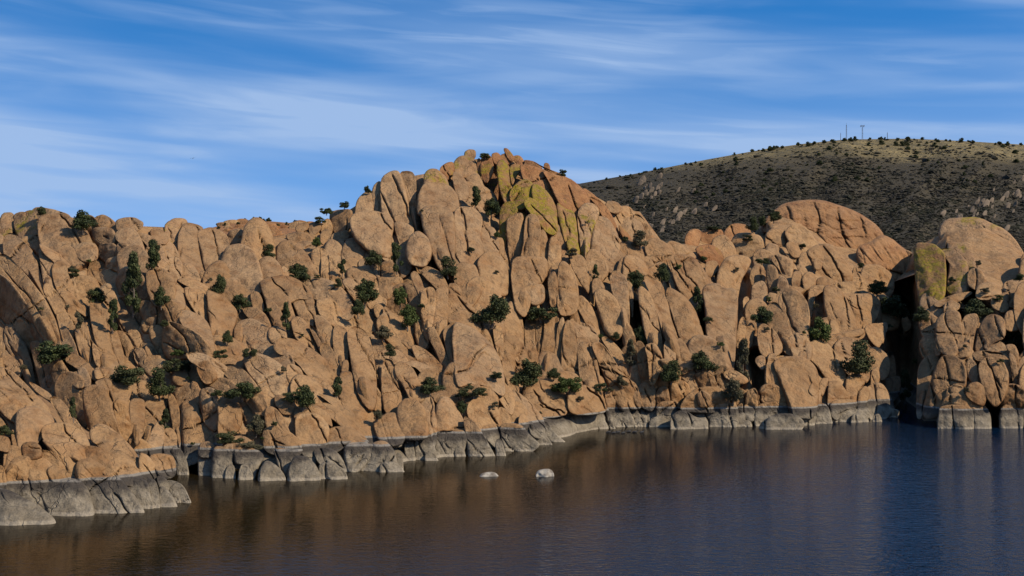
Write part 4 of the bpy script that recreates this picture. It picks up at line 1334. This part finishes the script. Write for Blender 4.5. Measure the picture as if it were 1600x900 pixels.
# ------------------------------------------------------------------ shrubs and junipers
def leaf_mat(name, c1, c2, c3):
    m, nt, b = new_mat(name); g = NT(nt)
    P = g.n('ShaderNodeNewGeometry').outputs['Position']; oi = g.n('ShaderNodeObjectInfo').outputs['Random']
    c = g.mix(g.ramp(g.noise(P, 1.6, 4, 0.7), 0.35, 0.65), c1, c2)
    c = g.mix(g.math('MULTIPLY', oi, 0.5), c, c3)
    g.l(c, b.inputs['Base Color']); b.inputs['Roughness'].default_value = 0.75; b.inputs['Specular IOR Level'].default_value = 0.2
    return m
M['leaf'] = leaf_mat('juniper_foliage', (0.016, 0.024, 0.008, 1), (0.050, 0.062, 0.018, 1), (0.045, 0.046, 0.018, 1))
M['leafb'] = leaf_mat('oak_foliage', (0.026, 0.040, 0.008, 1), (0.075, 0.096, 0.022, 1), (0.050, 0.062, 0.016, 1))
M['dry'] = leaf_mat('dry_brush', (0.045, 0.043, 0.020, 1), (0.098, 0.084, 0.046, 1), (0.07, 0.058, 0.032, 1))
M['bark'] = simple('grey_bark', (0.084, 0.065, 0.047, 1), 0.9, 6.0, (0.129, 0.106, 0.084, 1))
def leaf_cloud(pts, nrm_out, size, rs):
    n = len(pts)
    u = rs.standard_normal((n, 3)); u /= np.linalg.norm(u, axis=1)[:, None]
    w = np.cross(u, nrm_out + 0.6 * rs.standard_normal((n, 3))); w /= np.linalg.norm(w, axis=1)[:, None] + 1e-6
    s = size * rs.uniform(0.6, 1.5, n)[:, None]
    V = np.stack([pts - u * s * 0.9, pts + w * s * 0.55, pts + u * s * 0.9, pts - w * s * 0.55], 1)
    return V.reshape(-1, 3), np.arange(4 * n).reshape(-1, 4)
def crown_mesh(seed, kind, nleaf):
    rs = np.random.default_rng(seed); lobes = []
    if kind == 'tall':
        for i in range(16):
            z = rs.uniform(0.10, 0.93); w = 0.36 * (1 - abs(z - 0.42) * 1.05); a = rs.uniform(0, 6.28)
            lobes.append((np.array([math.cos(a) * w * rs.uniform(.1, .9), math.sin(a) * w * rs.uniform(.1, .9), z]), rs.uniform(0.09, 0.17)))
    elif kind == 'round':
        for i in range(24):
            v = rs.standard_normal(3); v /= np.linalg.norm(v); q = rs.uniform(0.35, 1.0)
            lobes.append((np.array([v[0] * .36 * q, v[1] * .36 * q, 0.12 + abs(v[2]) * .70 * q]), rs.uniform(0.10, 0.19)))
    else:
        for i in range(24):
            v = rs.standard_normal(3); v /= np.linalg.norm(v); q = rs.uniform(0.3, 1.0) ** .7
            lobes.append((np.array([v[0] * .41 * q, v[1] * .41 * q, 0.10 + abs(v[2]) * .72 * q * rs.uniform(.6, 1)]), rs.uniform(0.09, 0.17)))
    wts = np.array([l[1] ** 2 for l in lobes]); wts /= wts.sum()
    idx = rs.choice(len(lobes), nleaf, p=wts)
    C = np.array([l[0] for l in lobes])[idx]; rad = np.array([l[1] for l in lobes])[idx]
    d = rs.standard_normal((nleaf, 3)); d /= np.linalg.norm(d, axis=1)[:, None]
    pts = C + d * (rad * rs.uniform(0.25, 1.12, nleaf) ** 0.5)[:, None] * np.array([1, 1, .85])
    pts[:, 2] = np.maximum(pts[:, 2], -0.06)
    V, Q = leaf_cloud(pts, d, 0.028, rs)
    return V, Q, lobes
def trunk_geo(seed, lobes, tall):
    rs = np.random.default_rng(seed); V = []; Q = []
    def limb(p0, p1, r0, r1):
        p0, p1 = np.array(p0, float), np.array(p1, float); mid = (p0 + p1) / 2 + rs.normal(0, .03, 3)
        prev = None
        for p, r in ((p0, r0), (mid, (r0 + r1) / 2), (p1, r1)):
            base = len(V)
            for k in range(6):
                a = k * math.pi / 3; V.append(p + np.array([math.cos(a) * r, math.sin(a) * r, 0]))
            if prev is not None:
                for k in range(6): Q.append((prev + k, prev + (k + 1) % 6, base + (k + 1) % 6, base + k))
            prev = base
    top = (0, 0, 0.75) if tall else (0, 0, 0.32)
    limb((0, 0, -0.12), top, 0.035, 0.016)
    for c, r in lobes[:9]:
        z0 = rs.uniform(0.05, 0.3) if not tall else min(c[2] * .8, .7)
        limb((0, 0, z0), c, 0.014, 0.005)
    return np.array(V), np.array(Q)
VAR = {}
for kind, k in (('tall', 2), ('round', 4), ('low', 4)):
    for i in range(k):
        V, Q, lob = crown_mesh(50 + i * 7 + len(kind), kind, 5000)
        tv, tq = trunk_geo(80 + i, lob, kind == 'tall')
        VAR[kind, i] = [mesh_np('crown', V, Q, mat=mm, smooth=False) for mm in (M['leaf'], M['leafb'], M['dry'])] + [mesh_np('trunk', tv, tq, mat=M['bark'])]

bpy.context.view_layer.update()
deps = bpy.context.evaluated_depsgraph_get()
def cast(x, y):
    d = Vector(((x - 800) / F, 1, -(y - 450) / F)).normalized()
    ok, loc, *_ = scene.ray_cast(deps, Vector((0, 0, CAMZ)), d)
    return loc.y if ok else None
ci = 0
def shrub(x, y, w, h, label, kind=None, leaf=0, d=None, name='shrub', group='shrubs growing among the rocks'):
    """x, y: middle of the crown in the photograph; w, h in pixels"""
    global ci
    ci += 1
    kind = kind or ('tall' if h > 1.3 * w else 'round' if h > 0.7 * w else 'low')
    nvar = 2 if kind == 'tall' else 4
    if d is None:
        hit = [cast(x + q * w, y + e * h) for q, e in ((0, .5), (-.25, .4), (.25, .4), (0, .2), (0, .05), (0, .8), (0, 1.2))]
        hit = sorted(v for v in hit if v and v < 320)
        d = (hit[len(hit) // 2] * 0.6 + hit[0] * 0.4 - 0.25) if hit else float(D_main(x, y + h))
    me = VAR[kind, ci % nvar]
    wm, hm = w * d / F, h * d / F
    e = bpy.data.objects.new(name, None); e.location = ray(x, y + h * 0.5, d); e.rotation_euler = (0, 0, ci * 1.7)
    e.location.z -= 0.13 * hm
    e.scale = (wm * 1.10, wm * 1.10, hm * 1.14)
    e.empty_display_size = 0.2
    tag(link(e), label, 'tree' if name == 'juniper_tree' else 'shrub', group)
    link(bpy.data.objects.new('crown', me[leaf]), e)
    link(bpy.data.objects.new('trunk', me[3]), e)
    return e
SHRUBS = '''
64,327,18,16|small bush on top of the smooth dome at the far left skyline
130,338,40,38|spreading juniper on the left skyline beside the smooth dome
208,437,44,78|tall dark juniper, the tallest tree on the left slope
237,391,36,52|dark juniper in a cleft above the tallest juniper
150,457,36,28|round dark bush just to the left of the tall juniper's foot
252,457,28,36|pointed bush just to the right of the tall juniper
115,423,20,14|tiny bush on the smooth slab below the far left dome
340,437,30,38|dark bush at the foot of the great rounded boulder
375,467,34,28|bush below the great rounded boulder on a smooth slope
86,538,72,46|broad dark bush between the long slabs at the far left
176,490,24,42|narrow shrub in the crack right of the leaning tan pillar
122,497,20,30|faint shrub left of the leaning tan pillar|2
257,503,16,12|tiny shrub on smooth rock below the pointed bush
200,575,60,40|dark bush, left one of the dense trio above the left buttresses
250,592,46,46|greyish bush in the middle of the dense trio above the left buttresses
278,565,50,28|dark bush, right one of the dense trio above the left buttresses
277,547,22,14|small light green bush directly above the dense trio|1
355,522,20,24|small bush between two rounded blocks below the great boulder's slope
343,550,28,16|low bush at the upper end of the long left buttress
392,547,28,18|low bush on a ledge right of its near twin on the left slope
378,600,56,36|wide dark bush on the ridge of the left buttresses
338,610,20,14|small bush on a buttress left of the wide dark bush
420,390,26,22|dark bush beside the reddish split boulder
468,418,44,32|dark bush pair in the saddle below the cracked blocks
447,492,22,36|upright bush in a cleft beside narrow ribs
473,612,48,40|dark bush above the rubble-filled hollow
455,616,30,16|low bush touching the rubble-filled hollow's left side
115,632,18,38|narrow shrub in the crack behind the headland
258,655,22,30|shrub in a vertical crack of the lower left cliff
400,657,30,36|thin shrub in the notch above the shore, left of centre|2
357,680,44,20|spreading bush low above the waterline on the left shore
10,668,26,20|dark bush in a hollow at the left picture edge
510,326,22,14|bush on the skyline at the foot of the peak's left ridge
538,316,20,14|small skyline juniper highest on the peak's left ridge
500,341,20,12|low bush below the skyline bushes of the left ridge
575,293,14,14|tiny juniper on the skyline beside the pale fluted wall
494,375,16,18|green bush in the cracked saddle blocks|1
583,398,32,30|bush under the huge flat-topped block
620,400,28,38|bush below the wedge-shaped boulder
535,413,18,26|bush beside the fluted rounded block
570,448,42,44|wide dark bush on the slope below the huge block
560,475,26,30|bush trailing along a slab, below the wide dark bush
528,440,18,14|small bush at the end of the smooth hump
625,455,30,36|upper half of a straggling green bush right of the bare ribs|1
637,487,34,40|lower half of a straggling green bush right of the bare ribs|1
600,515,30,26|pale straggly shrub in the ribs left of the whale-backed buttress|2
609,545,22,20|round dark bush on the ribs left of the whale-backed buttress
526,600,26,34|trailing shrub in a narrow gully left of the centre
590,645,18,18|dry shrub under the overhang near the centre shore|2
673,597,42,32|bush on the ledge left of the two low central bushes
700,412,32,32|round bush below the tall stacked column
742,302,26,36|shrub in the black recess left of the lichen wall
768,318,30,32|denser shrub in the black recess under the lichen wall
758,240,20,11|juniper on the summit skyline
878,268,18,12|bush on the right summit skyline
768,472,64,54|large spreading shrub at the centre of the cliffs
845,482,54,30|dark bush above the organ-pipe ribs
777,364,12,12|yellow-green tuft below the black recess|1
893,391,22,14|dry tuft at the foot of the lichen wall|2
820,572,58,50|large green bush below the organ-pipe ribs, left one
886,592,50,34|large green bush below the organ-pipe ribs, right one|1
865,580,26,20|bush between the two large green bushes under the organ pipes
938,602,26,16|low bush at the foot of the leaning fins
740,607,50,22|low bush on a block above the central point
722,632,20,22|bush in the crack below the low central bush
775,582,22,14|small bush beside the whale-backed buttress
1000,370,32,26|olive shrub on the right shoulder of the peak|2
977,371,14,10|tiny dark bush on the right shoulder of the peak
995,432,38,34|dark bush in the cleft at the head of the fins
1035,420,28,34|bush behind the notch of the fins
930,425,16,22|bush at the foot of the big cracked shoulder block
1002,517,30,36|bush in the black cleft between the fins
985,550,26,36|dull shrub lower in the clefts of the fins|2
962,522,16,14|tiny tuft on a fin
1090,468,26,36|bush left of the notched pillar
1100,556,46,38|bush at the foot of the notched pillar
1160,560,32,56|tall straggly shrub right of the notched pillar|2
1190,487,40,32|dark bush in the cleft above the twin rounded blocks
1048,576,40,34|round bush between the fins and the shore
972,590,20,22|small tuft near the foot of the leaning fins|2
1145,603,36,42|shrub in the hollow above the right shore ledge|2
1280,507,40,46|bright green bush in shadow between rounded blocks|1
1340,552,56,54|wide bush hanging over the slope left of the black gully
1400,470,60,44|dark bush filling the head of the black gully
1370,445,36,26|shaded bush between the striated dome and the monolith
1440,486,30,30|bush in front of the foot of the monolith
1176,347,24,22|left one of three dark junipers beside the striated dome
1192,341,18,20|middle one of three dark junipers beside the striated dome
1209,334,24,20|right one of three dark junipers beside the striated dome
1115,354,26,8|low dark bush on the crest of the back ridge
1168,369,18,12|small bush on the back ridge below the three junipers
1190,405,26,12|flat bush on the slope under the striated dome
1345,413,14,10|small bush at the foot crack of the striated dome
1525,476,46,36|dark bush in the shaded hollow of the right-hand outcrop
1587,524,42,30|bush leaning out of the cliff at the right picture edge
1592,430,18,14|small bush beside the right-hand dome at the edge
1415,600,30,40|shaded bush deep in the black gully
393,692,40,16|yellowish weeds at the waterline below the thin shrub|2
1560,463,18,10|small tuft on top of the right-hand blocks|1
'''
for line in SHRUBS.strip().splitlines():
    q = line.split('|'); x, y, w, h = map(float, q[0].split(','))
    shrub(x, y, w, h, q[1], leaf=int(q[2]) if len(q) > 2 else 0, name='juniper_tree' if 'juniper' in q[1] and 'tall juniper' not in q[1].replace('tall dark', '') else 'shrub')
# little tufts wedged into cracks
TUFT = {'headland': 'nearest headland', 'leftcrest': 'slabs at the far left edge', 'leftupper': 'slope around the tall juniper', 'leftlower': 'lower left buttresses', 'gap': 'saddle left of the peak',
 'middle': 'broad hump left of centre', 'midlower': 'rock above the grey feet', 'flutes': 'pale fluted wall', 'column': 'stacked column of blocks', 'summit': 'lichen-covered summit', 'towers': 'towers below the lichen',
 'shoulder': 'right shoulder of the peak', 'whale': 'whale-backed buttress', 'organ': 'organ-pipe ribs', 'centreshore': 'central rocky point', 'fins': 'steep leaning fins', 'backridge': 'reddish ridge behind the fins',
 'dome': 'striated dome and its flank', 'cubes': 'blocks below the striated dome', 'rightshore': 'shore rocks right of centre', 'gully': 'rocks in the black gully', 'right': 'right-hand outcrop'}
for i in range(56):
    x = rng.uniform(20, 1590); y = rng.uniform(float(sky_f(x)) + 40, float(shore_f(x)) - 45); s = rng.uniform(5, 11)
    if x < 300 and y > 590: continue
    if 690 < x < 905 and y < 380: continue
    shrub(x, y, s * rng.uniform(1.0, 1.6), s, 'small tuft of brush in a crack, on the ' + TUFT[classify(x, y, ())], kind='low', leaf=[0, 1, 2, 2, 0][i % 5], group='small tufts in the rock cracks')
# dots of green on the far ridge
for i, (x, y) in enumerate(((372, 349), (383, 344), (397, 342), (405, 341), (412, 344), (420, 343), (352, 351), (433, 352), (385, 354), (406, 364), (448, 350), (461, 346), (342, 356), (404, 376))):
    shrub(x, y - 1, 7 + (i * 3) % 6, 6 + (i * 2) % 4, 'small dark bush on the distant reddish ridge', kind='round', d=float(D_ridge(x, y)) - 2.0, group='bushes on the distant ridge')
# junipers along the top of the far hill
xs = list(np.sort(rng.uniform(905, 1600, 62)))
for i, x in enumerate(xs):
    s = rng.uniform(3.5, 7.5) * (0.7 if x < 1080 else 1.0); y = float(hs(x)) + rng.uniform(-0.5, 2.5)
    shrub(x, y - s * .3, s * 1.35, s, 'round dark juniper on the far hill skyline, ' + ('low on its left shoulder' if x < 1080 else 'on the rise before the masts' if x < 1300 else 'close around the masts' if x < 1400 else 'on the flat crest beyond the masts'), kind='round', d=float(D_hill(x, y + 2)) - 3, name='juniper_tree', group='junipers on the far skyline')
for i in range(60):
    x = rng.uniform(1080, 1600); y = float(hs(x)) + 6 + rng.random() ** 1.4 * 60; s = rng.uniform(4, 9)
    shrub(x, y - s * .4, s * 1.4, s, 'dark juniper on the far grassy slope, ' + ('just under the crest, ' if y < float(hs(x)) + 24 else 'lower down, ') + ('left of the masts' if x < 1290 else 'below the masts' if x < 1410 else 'right of the masts'), kind='round', d=float(D_hill(x, y)) - 1.5, name='juniper_tree', group='junipers on the far slope')

# ------------------------------------------------------------------ masts on the hill
M['steel'] = simple('mast_steel', (0.091, 0.091, 0.099, 1), 0.5)
def bars(segs, r):
    V = []; Q = []
    for p0, p1 in segs:
        p0, p1 = np.array(p0, float), np.array(p1, float); d = p1 - p0; d /= np.linalg.norm(d)
        u = np.cross(d, (0, 0, 1) if abs(d[2]) < .9 else (1, 0, 0)); u /= np.linalg.norm(u); v = np.cross(d, u); b = len(V)
        for p in (p0, p1):
            for k in range(4):
                a = k * math.pi / 2; V.append(p + r * (math.cos(a) * u + math.sin(a) * v))
        for k in range(4): Q.append((b + k, b + (k + 1) % 4, b + 4 + (k + 1) % 4, b + 4 + k))
    return np.array(V), np.array(Q)
def mast(x, ytop, ybot, wpx, lab, platform):
    d = float(D_hill(x, ybot)) - 2; base = Vector(ray(x, ybot, d)); H = (ybot - ytop) * d / F; w = wpx * d / F / 2
    e = bpy.data.objects.new('radio_mast', None); e.location = base; tag(link(e), lab, 'radio mast', 'radio masts on the far hill')
    cor = [(w, 0), (-w / 2, w * .87), (-w / 2, -w * .87)]
    q = bars([((a, b, -1), (a * .6, b * .6, H * .88)) for a, b in cor], 0.06); link(bpy.data.objects.new('leg', mesh_np('leg', q[0], q[1], mat=M['steel'])), e)
    seg = []
    nb = 8
    for i in range(nb):
        z0, z1 = H * .88 * i / nb, H * .88 * (i + 1) / nb
        for k in range(3):
            f0, f1 = 1 - .4 * i / nb, 1 - .4 * (i + 1) / nb
            a, b = cor[k], cor[(k + 1) % 3]; seg.append(((a[0] * f0, a[1] * f0, z0), (b[0] * f1, b[1] * f1, z1)))
    q = bars(seg, 0.035); link(bpy.data.objects.new('lattice', mesh_np('lattice', q[0], q[1], mat=M['steel'])), e)
    q = bars([((0, 0, H * .85), (0, 0, H))], 0.06); link(bpy.data.objects.new('antenna', mesh_np('antenna', q[0], q[1], mat=M['steel'])), e)
    if platform:
        s = 2.2 * w
        seg = [((-s, -s, H * .96), (s, -s, H * .96)), ((s, -s, H * .96), (s, s, H * .96)), ((s, s, H * .96), (-s, s, H * .96)), ((-s, s, H * .96), (-s, -s, H * .96)), ((-s, 0, H * .96), (s, 0, H * .96))] + [((a, b, H * .88), (a, b, H * 1.02)) for a in (-s, s) for b in (-s, s)]
        q = bars(seg, 0.11); link(bpy.data.objects.new('platform', mesh_np('platform', q[0], q[1], mat=M['steel'])), e)
mast(1322.5, 192, 218, 1.8, 'tall slim lattice mast on the far hilltop, no platform', False)
mast(1347.5, 196, 217, 2.2, 'lattice mast with a wider platform at its top', True)
mast(1386.5, 206, 218, 1.3, 'short thin mast on the hilltop, apart from the taller two', False)
mast(1313.5, 207, 219, 0.8, 'faint hair-thin mast beside the tall slim lattice mast', False)

# ------------------------------------------------------------------ a soaring bird, and ducks by the shore
M['bird'] = simple('dark_feathers', (0.023, 0.023, 0.024, 1), 0.7)
bV = np.array([(0, .30, 0), (.06, .12, .02), (.07, -.08, .03), (.03, -.30, 0), (-.03, -.30, 0), (-.07, -.08, .03), (-.06, .12, .02), (0, .02, -.07), (0, 0, .07),
               (.38, .08, .16), (.40, -.12, .15), (.80, -.06, .10), (.78, -.14, .09), (-.38, .08, .16), (-.40, -.12, .15), (-.80, -.06, .10), (-.78, -.14, .09), (.10, -.42, 0), (-.10, -.42, 0)], float)
bT = [(0, 1, 8), (1, 2, 8), (2, 3, 8), (3, 4, 8), (4, 5, 8), (5, 6, 8), (6, 0, 8), (1, 0, 7), (2, 1, 7), (3, 2, 7), (4, 3, 7), (5, 4, 7), (6, 5, 7), (0, 6, 7), (3, 17, 4), (4, 17, 18),
      (1, 9, 2), (9, 10, 2), (9, 11, 10), (11, 12, 10), (6, 5, 13), (13, 5, 14), (13, 14, 15), (15, 14, 16)]
o = bpy.data.objects.new('bird', mesh_np('bird', bV, tris=bT, mat=M['bird'])); o.location = ray(301, 247.5, 330); o.rotation_euler = (R(8), R(-14), R(40))
tag(link(o), 'dark bird soaring alone in the sky above the left slope', 'bird')
def duck_mesh():
    V = []; Q = []
    rings = [(-.24, .0, .09, .02), (-.16, .05, .07, .08), (0, .06, .11, .09), (.12, .05, .09, .08), (.17, .10, .045, .05), (.19, .18, .045, .045), (.23, .19, .03, .03), (.31, .17, .012, .008)]
    for x, z, w, h in rings:
        for k in range(8):
            a = k * math.pi / 4; V.append((x, math.cos(a) * w, z + math.sin(a) * h))
    for i in range(len(rings) - 1):
        for k in range(8): Q.append((i * 8 + k, i * 8 + (k + 1) % 8, i * 8 + 8 + (k + 1) % 8, i * 8 + 8 + k))
    return mesh_np('duck', V, Q, mat=M['bird'])
dm = duck_mesh()
for x, y in ((951, 676), (959, 677), (966, 676), (974, 677), (983, 675), (992, 676), (1003, 676)):
    o = bpy.data.objects.new('duck', dm); p = ray(x, y, CAMZ * F / (y - 450)); o.location = (p[0], p[1], 0.0); o.rotation_euler = (0, 0, x * 1.3 % 0.8)
    tag(link(o), 'tiny dark duck floating off the central shore', 'duck', 'ducks off the shore')
